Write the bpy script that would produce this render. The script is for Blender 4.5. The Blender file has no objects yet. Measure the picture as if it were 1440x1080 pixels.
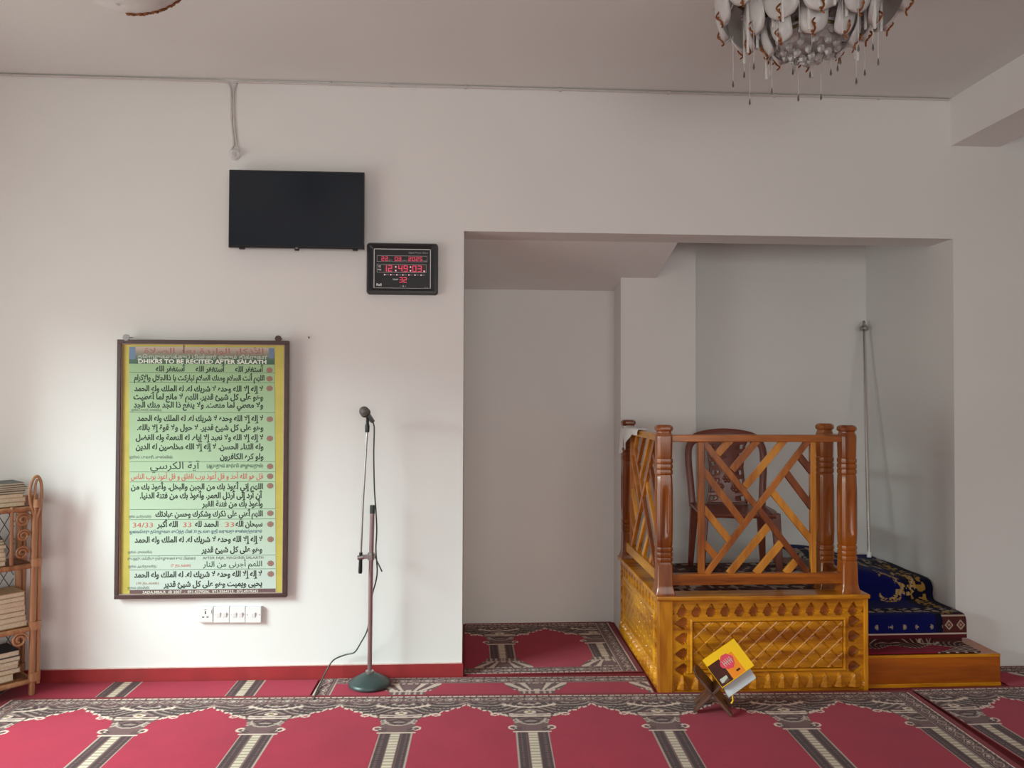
import bpy, bmesh, math, random
import numpy as np
from mathutils import Vector, Matrix
random.seed(7)
rng = np.random.RandomState(11)
sc = bpy.context.scene
C = sc.collection
PI = math.pi

# ------------------------------------------------------------------ materials
def lin(r, g, b):
    f = lambda c: (c/255/12.92) if c/255 <= .04045 else ((c/255+.055)/1.055)**2.4
    return (f(r), f(g), f(b), 1)

def new_mat(name):
    m = bpy.data.materials.new(name); m.use_nodes = True
    nt = m.node_tree
    return m, nt, nt.nodes['Principled BSDF']

def plain(name, col, rough=.5, metal=0., var=.06, scale=30., bump=0., bscale=200., coat=0., spec=.5, sheen=0., alpha=1., trans=0., emit=None, estr=0.):
    m, nt, b = new_mat(name)
    if len(col) == 3: col = (*col, 1)
    tc = nt.nodes.new('ShaderNodeTexCoord')
    if var:
        n = nt.nodes.new('ShaderNodeTexNoise'); n.inputs['Scale'].default_value = scale; n.inputs['Detail'].default_value = 4
        nt.links.new(tc.outputs['Object'], n.inputs['Vector'])
        r = nt.nodes.new('ShaderNodeValToRGB')
        r.color_ramp.elements[0].position = .3; r.color_ramp.elements[1].position = .7
        r.color_ramp.elements[0].color = tuple(c*(1-var) for c in col[:3])+(1,)
        r.color_ramp.elements[1].color = tuple(min(1, c*(1+var)) for c in col[:3])+(1,)
        nt.links.new(n.outputs['Fac'], r.inputs['Fac']); nt.links.new(r.outputs['Color'], b.inputs['Base Color'])
    else:
        b.inputs['Base Color'].default_value = col
    b.inputs['Roughness'].default_value = rough; b.inputs['Metallic'].default_value = metal
    b.inputs['Coat Weight'].default_value = coat; b.inputs['Coat Roughness'].default_value = .15
    b.inputs['Specular IOR Level'].default_value = spec
    b.inputs['Sheen Weight'].default_value = sheen
    b.inputs['Alpha'].default_value = alpha
    b.inputs['Transmission Weight'].default_value = trans
    if emit:
        b.inputs['Emission Color'].default_value = emit; b.inputs['Emission Strength'].default_value = estr
    if bump:
        n2 = nt.nodes.new('ShaderNodeTexNoise'); n2.inputs['Scale'].default_value = bscale; n2.inputs['Detail'].default_value = 3
        nt.links.new(tc.outputs['Object'], n2.inputs['Vector'])
        bp = nt.nodes.new('ShaderNodeBump'); bp.inputs['Strength'].default_value = bump; bp.inputs['Distance'].default_value = .002
        nt.links.new(n2.outputs['Fac'], bp.inputs['Height']); nt.links.new(bp.outputs['Normal'], b.inputs['Normal'])
    return m

def wood(name, dark, light, axis='Z', rough=.32, coat=.35, scale=9.):
    m, nt, b = new_mat(name)
    tc = nt.nodes.new('ShaderNodeTexCoord'); mp = nt.nodes.new('ShaderNodeMapping')
    s = {'X': (.10, 1, 1), 'Y': (1, .10, 1), 'Z': (1, 1, .10)}[axis]
    mp.inputs['Scale'].default_value = s
    nt.links.new(tc.outputs['Object'], mp.inputs['Vector'])
    n = nt.nodes.new('ShaderNodeTexNoise'); n.inputs['Scale'].default_value = scale; n.inputs['Detail'].default_value = 5; n.inputs['Distortion'].default_value = 1.2
    nt.links.new(mp.outputs['Vector'], n.inputs['Vector'])
    n2 = nt.nodes.new('ShaderNodeTexNoise'); n2.inputs['Scale'].default_value = scale*9; n2.inputs['Detail'].default_value = 3
    nt.links.new(mp.outputs['Vector'], n2.inputs['Vector'])
    mx = nt.nodes.new('ShaderNodeMath'); mx.operation = 'MULTIPLY_ADD'; mx.inputs[1].default_value = .3
    nt.links.new(n2.outputs['Fac'], mx.inputs[0]); nt.links.new(n.outputs['Fac'], mx.inputs[2])
    r = nt.nodes.new('ShaderNodeValToRGB')
    r.color_ramp.elements[0].position = .48; r.color_ramp.elements[0].color = dark
    r.color_ramp.elements[1].position = .80; r.color_ramp.elements[1].color = light
    nt.links.new(mx.outputs[0], r.inputs['Fac']); nt.links.new(r.outputs['Color'], b.inputs['Base Color'])
    b.inputs['Roughness'].default_value = rough
    b.inputs['Coat Weight'].default_value = coat; b.inputs['Coat Roughness'].default_value = .18
    return m

def attr_mat(name, rough=.95, sheen=.11):
    m, nt, b = new_mat(name)
    a = nt.nodes.new('ShaderNodeVertexColor'); a.layer_name = 'weave'
    tc = nt.nodes.new('ShaderNodeTexCoord')
    n = nt.nodes.new('ShaderNodeTexNoise'); n.inputs['Scale'].default_value = 260; n.inputs['Detail'].default_value = 2
    nt.links.new(tc.outputs['Object'], n.inputs['Vector'])
    n2 = nt.nodes.new('ShaderNodeTexNoise'); n2.inputs['Scale'].default_value = 5; n2.inputs['Detail'].default_value = 4
    nt.links.new(tc.outputs['Object'], n2.inputs['Vector'])
    ad = nt.nodes.new('ShaderNodeMath'); ad.operation = 'ADD'
    nt.links.new(n.outputs['Fac'], ad.inputs[0]); nt.links.new(n2.outputs['Fac'], ad.inputs[1])
    mr = nt.nodes.new('ShaderNodeMapRange'); mr.inputs['From Min'].default_value = .6; mr.inputs['From Max'].default_value = 1.4
    mr.inputs['To Min'].default_value = .86; mr.inputs['To Max'].default_value = 1.12
    nt.links.new(ad.outputs[0], mr.inputs['Value'])
    mul = nt.nodes.new('ShaderNodeVectorMath'); mul.operation = 'SCALE'
    nt.links.new(a.outputs['Color'], mul.inputs[0]); nt.links.new(mr.outputs['Result'], mul.inputs['Scale'])
    nt.links.new(mul.outputs['Vector'], b.inputs['Base Color'])
    bp = nt.nodes.new('ShaderNodeBump'); bp.inputs['Strength'].default_value = .35; bp.inputs['Distance'].default_value = .003
    nt.links.new(n.outputs['Fac'], bp.inputs['Height']); nt.links.new(bp.outputs['Normal'], b.inputs['Normal'])
    b.inputs['Roughness'].default_value = rough; b.inputs['Sheen Weight'].default_value = sheen; b.inputs['Sheen Roughness'].default_value = .5
    b.inputs['Specular IOR Level'].default_value = .15
    return m

M = {}
M['wall'] = plain('wall_paint', (.79, .79, .77), .85, var=.012, scale=1.7, bump=.12, bscale=90, spec=.25)
M['ceiling'] = plain('ceiling_paint', (.74, .76, .735), .9, var=.015, scale=1.5, spec=.2)
M['base_red'] = plain('baseboard_red', lin(150, 38, 42), .6, var=.12, scale=9, bump=.2, bscale=60)
M['base_edge'] = plain('baseboard_paint_edge', lin(214, 178, 170), .8, var=.1)
M['floor'] = plain('floor_cement', lin(120, 30, 38), .8, var=.1, scale=4)
M['black'] = plain('black_plastic', (.012, .013, .016), .38, var=.1)
M['black_gloss'] = plain('black_gloss', (.012, .014, .017), .2, var=.05, coat=.3)
M['screen'] = plain('dark_screen', (.007, .014, .024), .2, var=.05, scale=2, spec=.5)
M['white_plastic'] = plain('white_plastic', (.80, .80, .79), .35, var=.02)
M['cable_white'] = plain('white_cable', (.60, .57, .55), .5, var=.05)
M['cable_grey'] = plain('grey_cable', (.055, .07, .06), .45, var=.08)
M['hole'] = plain('dark_hole', (.02, .02, .02), .6, var=0)
M['grey_detail'] = plain('grey_detail', (.35, .35, .35), .5, var=0)
M['white_ink'] = plain('white_ink', (.75, .77, .76), .6, var=0)
M['dim_ink'] = plain('dim_ink', (.42, .44, .44), .6, var=0)
M['led'] = plain('red_led', (.55, .05, .10), .4, var=0, emit=(1, .09, .18, 1), estr=.42)
M['led_white'] = plain('pale_led', (.9, .6, .65), .4, var=0, emit=(1, .5, .6, 1), estr=.6)
M['led_off'] = plain('led_window', (.05, .012, .016), .35, var=0)
M['chrome'] = plain('chrome', (.42, .41, .40), .36, 1., var=.04)
M['mauve_metal'] = plain('worn_chrome_pole', (.40, .30, .31), .33, .85, var=.08, scale=20)
M['steel'] = plain('polished_steel', (.72, .71, .69), .16, 1., var=.03)
M['iron'] = plain('dark_green_iron', (.045, .068, .066), .38, .2, var=.15, scale=14)
M['mic_mesh'] = plain('microphone_mesh', (.17, .165, .155), .45, .6, var=.25, scale=500, bump=.8, bscale=700)
M['frame_brown'] = plain('frame_dark_brown', lin(74, 55, 52), .4, var=.15, scale=20)
M['frame_edge'] = plain('frame_pink_edge', lin(176, 150, 140), .5, var=.1)
M['mount'] = plain('gold_mount', lin(190, 178, 84), .5, var=.08, scale=12)
M['paper_ink'] = plain('ink_black', (.012, .03, .02), .7, var=0)
M['paper_ink_red'] = plain('ink_red', lin(205, 95, 90), .7, var=0)
M['paper_ink_brown'] = plain('ink_brown', lin(158, 104, 96), .7, var=0)
M['paper_ink_blue'] = plain('ink_blue', lin(48, 96, 120), .7, var=0)
M['paper_ink_green'] = plain('ink_green', lin(38, 88, 60), .7, var=0)
M['paper_ink_grey'] = plain('ink_grey', lin(90, 105, 100), .7, var=0)
M['paper_white'] = plain('ink_white', lin(222, 224, 210), .7, var=0)
M['paper_pale'] = plain('ink_pale', lin(190, 196, 180), .7, var=0)
M['paper_rule'] = plain('ink_rule', lin(88, 122, 92), .7, var=0)
M['bullet'] = plain('bullet_brown', lin(146, 118, 104), .7, var=.25, scale=260)
M['footer'] = plain('footer_bar', lin(108, 82, 84), .7, var=.05)
M['teak'] = wood('teak_gold', lin(150, 80, 6), lin(226, 152, 24), 'X')
M['teak_v'] = wood('teak_gold_upright', lin(158, 86, 8), lin(224, 150, 26), 'Z')
M['teak_y'] = wood('teak_gold_side', lin(158, 90, 8), lin(230, 160, 32), 'Y')
M['teak_brown'] = wood('teak_brown', lin(112, 50, 8), lin(190, 108, 26), 'X')
M['teak_red'] = wood('teak_red_brown', lin(94, 36, 7), lin(182, 100, 20), 'Z', scale=4, rough=.28)
M['teak_slat'] = wood('teak_slat_light', lin(158, 86, 14), lin(216, 144, 48), 'Z', scale=6)
M['teak_slat_mid'] = wood('teak_slat_mid', lin(130, 64, 14), lin(190, 112, 36), 'Z', scale=6)
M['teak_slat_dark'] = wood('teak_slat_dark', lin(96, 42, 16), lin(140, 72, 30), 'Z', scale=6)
M['step_wood'] = wood('step_wood', lin(122, 52, 4), lin(178, 92, 14), 'X', scale=7)
M['rehal'] = wood('walnut_stand', lin(58, 32, 24), lin(104, 70, 56), 'Z', rough=.5, coat=.1)
M['cane'] = wood('cane_rod', lin(138, 88, 56), lin(196, 146, 104), 'Z', rough=.4, coat=.25)
M['cane_dark'] = wood('cane_dark', lin(84, 46, 28), lin(138, 88, 58), 'Z', rough=.45)
M['lattice_wire'] = plain('lattice_wire', (.10, .11, .12), .5, var=.1)
M['chair_plastic'] = plain('brown_plastic', lin(112, 54, 38), .3, var=.08, scale=6, coat=.2)
M['cloth'] = plain('white_cloth', (.78, .76, .75), .9, var=.04, bump=.2, bscale=400)
M['weave'] = attr_mat('carpet_weave')
M['weave_dark'] = attr_mat('rug_weave', sheen=.03)
M['petal'] = plain('frosted_glass', (.84, .84, .82), .3, var=.03, spec=.5, trans=.3, alpha=.9)
M['petal_dot'] = plain('petal_grey_flower', (.33, .34, .37), .5, var=.2, scale=60)
M['gold'] = plain('dull_gold', lin(120, 104, 70), .4, .7, var=.3, scale=120)
M['gold_red'] = plain('copper_gilt', lin(138, 80, 34), .4, .45, var=.25, scale=120)
M['crystal'] = plain('clear_crystal', (.72, .70, .68), .06, var=.15, scale=60, trans=.6)
M['rod_glass'] = plain('glass_rod', (.86, .85, .83), .1, var=0, alpha=.55)
M['thread'] = plain('clear_thread', (.75, .74, .72), .3, var=0, alpha=.30)
M['drop'] = plain('smoky_drop', (.10, .095, .09), .12, var=.2)
M['yellow'] = plain('yellow_cover', lin(250, 196, 10), .35, var=.03, coat=.3)
M['orange'] = plain('orange_cover', lin(244, 140, 24), .35, var=.03, coat=.3)
M['pink'] = plain('pink_cover', lin(226, 70, 92), .35, var=.06, coat=.3)
M['cover_dark'] = plain('dark_cover', lin(70, 26, 18), .35, var=.3, scale=60)
M['pages'] = plain('paper_pages', lin(216, 205, 180), .85, var=.1, scale=120)
M['pages_grey'] = plain('grey_pages', lin(196, 200, 205), .6, var=.05)

# ------------------------------------------------------------------ mesh builder
class MB:
    def __init__(s): s.v = []; s.f = []; s.m = []; s.cur = 0
    def add(s, vs, fs):
        o = len(s.v); s.v += [tuple(map(float, p)) for p in vs]
        s.f += [tuple(i+o for i in f) for f in fs]; s.m += [s.cur]*len(fs); return s
    def box(s, a, b):
        x0, y0, z0 = a; x1, y1, z1 = b
        return s.add([(x0,y0,z0),(x1,y0,z0),(x1,y1,z0),(x0,y1,z0),(x0,y0,z1),(x1,y0,z1),(x1,y1,z1),(x0,y1,z1)],
                     [(0,3,2,1),(4,5,6,7),(0,1,5,4),(1,2,6,5),(2,3,7,6),(3,0,4,7)])
    def obox(s, c, ax, ay, az):              # oriented box: centre and three half-vectors
        c = Vector(c); ax = Vector(ax); ay = Vector(ay); az = Vector(az)
        P = [c+sx*ax+sy*ay+sz*az for sz in (-1,1) for sx, sy in ((-1,-1),(1,-1),(1,1),(-1,1))]
        fs = [(0,3,2,1),(4,5,6,7),(0,1,5,4),(1,2,6,5),(2,3,7,6),(3,0,4,7)]
        if ax.cross(ay).dot(az) < 0: fs = [f[::-1] for f in fs]
        return s.add(P, fs)
    def tube(s, pts, r, n=10, caps=True, closed=False):
        pts = [Vector(p) for p in pts]; N = len(pts)
        rs = r if isinstance(r, (list, tuple)) else [r]*N
        vs = []; fs = []; up = None
        for i, p in enumerate(pts):
            if closed: t = pts[(i+1) % N]-pts[i-1]
            else: t = pts[min(i+1, N-1)]-pts[max(i-1, 0)]
            if t.length < 1e-9: t = Vector((0,0,1))
            t.normalize()
            if up is None:
                up = Vector((0,0,1)) if abs(t.z) < .9 else Vector((1,0,0))
            a = (up - t*up.dot(t))
            if a.length < 1e-6: a = t.orthogonal()
            a.normalize(); up = a; b = t.cross(a)
            for k in range(n):
                q = 2*PI*k/n; vs.append(p+(a*math.cos(q)+b*math.sin(q))*rs[i])
        L = N if closed else N-1
        for i in range(L):
            for k in range(n):
                i2 = (i+1) % N
                fs.append((i*n+k, i*n+(k+1) % n, i2*n+(k+1) % n, i2*n+k))
        if caps and not closed:
            fs.append(tuple(range(n-1,-1,-1))); fs.append(tuple((N-1)*n+k for k in range(n)))
        return s.add(vs, fs)
    def lathe(s, prof, c=(0,0,0), n=32, axis='Z', cap=True):
        vs = []; fs = []
        for r, z in prof:
            for k in range(n):
                q = 2*PI*k/n
                p = (r*math.cos(q), r*math.sin(q), z)
                if axis == 'Y': p = (p[0], p[2], p[1])
                vs.append((c[0]+p[0], c[1]+p[1], c[2]+p[2]))
        for i in range(len(prof)-1):
            for k in range(n):
                f = (i*n+k, i*n+(k+1) % n, (i+1)*n+(k+1) % n, (i+1)*n+k)
                fs.append(f)
        if cap:
            fs.append(tuple(range(n-1,-1,-1))); fs.append(tuple((len(prof)-1)*n+k for k in range(n)))
        return s.add(vs, fs)
    def ball(s, c, r, n=12, m=8, sc=(1,1,1)):
        prof = [(max(1e-4, r*math.sin(PI*i/m)), -r*math.cos(PI*i/m)) for i in range(m+1)]
        o = len(s.v); s.lathe(prof, (0,0,0), n, cap=False)
        for i in range(o, len(s.v)):
            x, y, z = s.v[i]; s.v[i] = (c[0]+x*sc[0], c[1]+y*sc[1], c[2]+z*sc[2])
        return s
    def loft(s, rings, cap=True):
        n = len(rings[0]); vs = [p for r in rings for p in r]; fs = []
        for i in range(len(rings)-1):
            for k in range(n):
                fs.append((i*n+k, i*n+(k+1) % n, (i+1)*n+(k+1) % n, (i+1)*n+k))
        if cap:
            fs.append(tuple(range(n-1,-1,-1))); fs.append(tuple((len(rings)-1)*n+k for k in range(n)))
        return s.add(vs, fs)
    def grid(s, P, flip=False):                       # P: array (a, b, 3)
        a, b, _ = P.shape; vs = P.reshape(-1, 3); fs = []
        for i in range(a-1):
            for k in range(b-1):
                f = (i*b+k, i*b+k+1, (i+1)*b+k+1, (i+1)*b+k)
                fs.append(f[::-1] if flip else f)
        return s.add(vs, fs)
    def prism(s, poly, fn, d):                        # 2D polygon -> fn(u, v, w), w from 0 to d
        n = len(poly)
        vs = [fn(u, v, 0) for u, v in poly]+[fn(u, v, d) for u, v in poly]
        fs = [tuple(range(n-1,-1,-1)), tuple(range(n, 2*n))]+[(i, (i+1) % n, n+(i+1) % n, n+i) for i in range(n)]
        return s.add(vs, fs)

def wloc(o):
    p = Vector((0,0,0))
    while o is not None: p = p+Vector(o.location); o = o.parent
    return p

def build(name, mb, mats, parent=None, world=False, smooth=False, bevel=0., seg=2, sharp=35):
    me = bpy.data.meshes.new(name)
    v = mb.v
    if world and parent is not None:
        o = wloc(parent); v = [(p[0]-o.x, p[1]-o.y, p[2]-o.z) for p in v]
    me.from_pydata(v, [], mb.f); me.update()
    if not isinstance(mats, (list, tuple)): mats = [mats]
    for m in mats: me.materials.append(m)
    if len(mats) > 1: me.polygons.foreach_set('material_index', np.array(mb.m, dtype=np.int32))
    bm = bmesh.new(); bm.from_mesh(me)
    if len(mb.f) < 30000: bmesh.ops.recalc_face_normals(bm, faces=bm.faces)
    bm.to_mesh(me); bm.free()
    if smooth:
        me.polygons.foreach_set('use_smooth', [True]*len(me.polygons))
        me.set_sharp_from_angle(angle=math.radians(sharp))
    ob = bpy.data.objects.new(name, me); C.objects.link(ob)
    if parent is not None: ob.parent = parent
    if bevel:
        md = ob.modifiers.new('bevel', 'BEVEL'); md.width = bevel; md.segments = seg; md.limit_method = 'ANGLE'; md.angle_limit = math.radians(40)
        md.harden_normals = False
    return ob

def tag(o, label, cat, group=None):
    o['label'] = label; o['category'] = cat
    if group: o['group'] = group
    return o

def thing(name, label, cat, loc=(0,0,0), rotz=0., group=None):
    o = bpy.data.objects.new(name, None); C.objects.link(o)
    o.location = loc; o.rotation_euler = (0,0,rotz); o.empty_display_size = .05
    return tag(o, label, cat, group)

def struct(name, mb, m, **k):
    o = build(name, mb, m, **k); o['kind'] = 'structure'; return o

# ------------------------------------------------------------------ lettering
FORMS = {}
for ch, base, n in [('ء',0xFE80,1),('آ',0xFE81,2),('أ',0xFE83,2),('ؤ',0xFE85,2),('إ',0xFE87,2),('ئ',0xFE89,4),('ا',0xFE8D,2),('ب',0xFE8F,4),('ة',0xFE93,2),('ت',0xFE95,4),('ث',0xFE99,4),('ج',0xFE9D,4),('ح',0xFEA1,4),('خ',0xFEA5,4),('د',0xFEA9,2),('ذ',0xFEAB,2),('ر',0xFEAD,2),('ز',0xFEAF,2),('س',0xFEB1,4),('ش',0xFEB5,4),('ص',0xFEB9,4),('ض',0xFEBD,4),('ط',0xFEC1,4),('ظ',0xFEC5,4),('ع',0xFEC9,4),('غ',0xFECD,4),('ف',0xFED1,4),('ق',0xFED5,4),('ك',0xFED9,4),('ل',0xFEDD,4),('م',0xFEE1,4),('ن',0xFEE5,4),('ه',0xFEE9,4),('و',0xFEED,2),('ى',0xFEEF,2),('ي',0xFEF1,4)]:
    FORMS[ch] = (base, n)
LAMALEF = {'آ': 0xFEF5, 'أ': 0xFEF7, 'إ': 0xFEF9, 'ا': 0xFEFB}
def arabic(t):
    out = []; i = 0; prev = False                      # prev: the letter before joins forward
    while i < len(t):
        c = t[i]
        if c == 'ل' and i+1 < len(t) and t[i+1] in LAMALEF:
            out.append(chr(LAMALEF[t[i+1]]+(1 if prev else 0))); prev = False; i += 2; continue
        if c in FORMS:
            base, n = FORMS[c]
            nxt = i+1 < len(t) and t[i+1] in FORMS and FORMS[t[i+1]][1] > 1
            if n == 4: k = (3 if nxt else 1) if prev else (2 if nxt else 0)
            elif n == 2: k = 1 if prev else 0
            else: k = 0
            out.append(chr(base+k)); prev = (n == 4)
        else:
            out.append(c); prev = False
        i += 1
    return ''.join(reversed(out))

_tc = {}
def text2d(s, bold=0., res=2):
    key = (s, bold, res)
    if key not in _tc:
        cu = bpy.data.curves.new('lettering', 'FONT'); cu.body = s; cu.resolution_u = res; cu.offset = bold; cu.fill_mode = 'FRONT'
        ob = bpy.data.objects.new('lettering', cu); me = ob.to_mesh()
        v = np.array([p.co[:2] for p in me.vertices]) if len(me.vertices) else np.zeros((0, 2))
        f = [tuple(p.vertices) for p in me.polygons]
        ob.to_mesh_clear(); bpy.data.objects.remove(ob); bpy.data.curves.remove(cu)
        _tc[key] = (v, f)
    return _tc[key]

def put_text(mb, s, x0, x1, zc, em, fn, bold=0., slot=0, vc=.30, shear=0.):
    """lettering stretched between x0 and x1, optical centre at zc, em = letter size; fn(x, z) -> 3D"""
    v, f = text2d(s, bold)
    if not len(v): return
    a, b = v[:, 0].min(), v[:, 0].max()
    X = x0+(v[:, 0]-a)/(b-a)*(x1-x0)+shear*v[:, 1]*em; Z = zc+(v[:, 1]-vc)*em
    mb.cur = slot; mb.add([fn(x, z) for x, z in zip(X, Z)], f)

# ------------------------------------------------------------------ the room
H = 3.2
FW = .22                # wall thickness at the alcove
AX0, AX1, AZ, AD = -.024, 2.73, 2.405, .95
mb = MB()
mb.box((-3.2, 0, 0), (AX0, FW, H)); mb.box((AX0, 0, AZ), (AX1, FW, H)); mb.box((AX1, 0, 0), (5.2, FW, H))
struct('wall_front', mb, M['wall'])
struct('floor', MB().box((-3.2, -7.2, -.08), (5.2, 1.1, 0)), M['floor'])
struct('ceiling', MB().box((-3.2, -7.2, H), (5.2, 1.1, H+.12)), M['ceiling'])
struct('wall_alcove_left', MB().box((AX0-.2, FW, 0), (AX0, AD, H)), M['wall'])
struct('wall_alcove_right', MB().box((AX1, FW, 0), (AX1+.2, AD, H)), M['wall'])
struct('wall_alcove_back', MB().box((AX0-.2, AD, 0), (AX1+.2, AD+.14, H)), M['wall'])
mb = MB()               # sloping soffit over the left of the alcove
mb.add([(AX0, FW, AZ), (1.215, FW, AZ), (1.215, AD, 2.222), (AX0, AD, 2.222), (AX0, FW, 2.9), (1.215, FW, 2.9), (1.215, AD, 2.9), (AX0, AD, 2.9)],
       [(0,3,2,1),(4,5,6,7),(0,1,5,4),(1,2,6,5),(2,3,7,6),(3,0,4,7)])
struct('ceiling_alcove', mb, M['wall'])
struct('pillar', MB().box((.984, .73, 0), (1.475, AD, H)), M['wall'])
struct('beam', MB().box((2.722, -7.0, 2.932), (3.005, 0, H)), M['wall'])
# side and rear walls with window openings (out of the frame)
WX = -2.95
mb = MB()
wy0, wy1, wz0, wz1 = -3.2, -.75, .10, 2.1
mb.box((WX-.22, -7.2, 0), (WX, wy0, H)); mb.box((WX-.22, wy1, 0), (WX, 0, H)); mb.box((WX-.22, wy0, 0), (WX, wy1, wz0)); mb.box((WX-.22, wy0, wz1), (WX, wy1, H))
struct('wall_left', mb, M['wall'])
mb = MB()
mb.box((-3.2, -7.2, 0), (-1.6, -7.0, H)); mb.box((3.2, -7.2, 0), (5.2, -7.0, H)); mb.box((-1.6, -7.2, 0), (3.2, -7.0, .7)); mb.box((-1.6, -7.2, 2.4), (3.2, -7.0, H))
struct('wall_back', mb, M['wall'])
struct('wall_right', MB().box((5.0, -7.0, 0), (5.2, 0, H)), M['wall'])
mb = MB()
for z in (wz0, wz1-.05): mb.box((WX-.16, wy0, z), (WX-.10, wy1, z+.05))
for y in (wy0, wy1-.05): mb.box((WX-.16, y, wz0), (WX-.10, y+.05, wz1))
struct('window_1', mb, M['teak_brown'])
mb = MB()
for z in (.7, 2.35): mb.box((-1.6, -7.14, z), (3.2, -7.08, z+.05))
for x in (-1.6, -.0, 1.6, 3.15): mb.box((x, -7.14, .75), (x+.05, -7.08, 2.35))
struct('window_2', mb, M['teak_brown'])
# red painted baseboard with its worn upper edge
mb = MB(); mb.box((-2.95, -.008, 0), (AX0, 0, .072)); mb.box((AX0, -.008, 0), (AX0+.006, FW+.2, .072))
mb.cur = 1; mb.box((-2.95, -.009, .072), (AX0, 0, .0755))
struct('baseboard_front', mb, [M['base_red'], M['base_edge']])

# ------------------------------------------------------------------ carpets
RED = np.array(lin(160, 24, 56)[:3]); MARG = np.array(lin(124, 16, 34)[:3])
GRY = np.array(lin(108, 76, 76)[:3]); DRK = np.array(lin(68, 45, 46)[:3]); GRN = np.array(lin(84, 80, 70)[:3]); WHT = np.array(lin(214, 190, 176)[:3]); CRM = np.array(lin(206, 188, 166)[:3])

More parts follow.
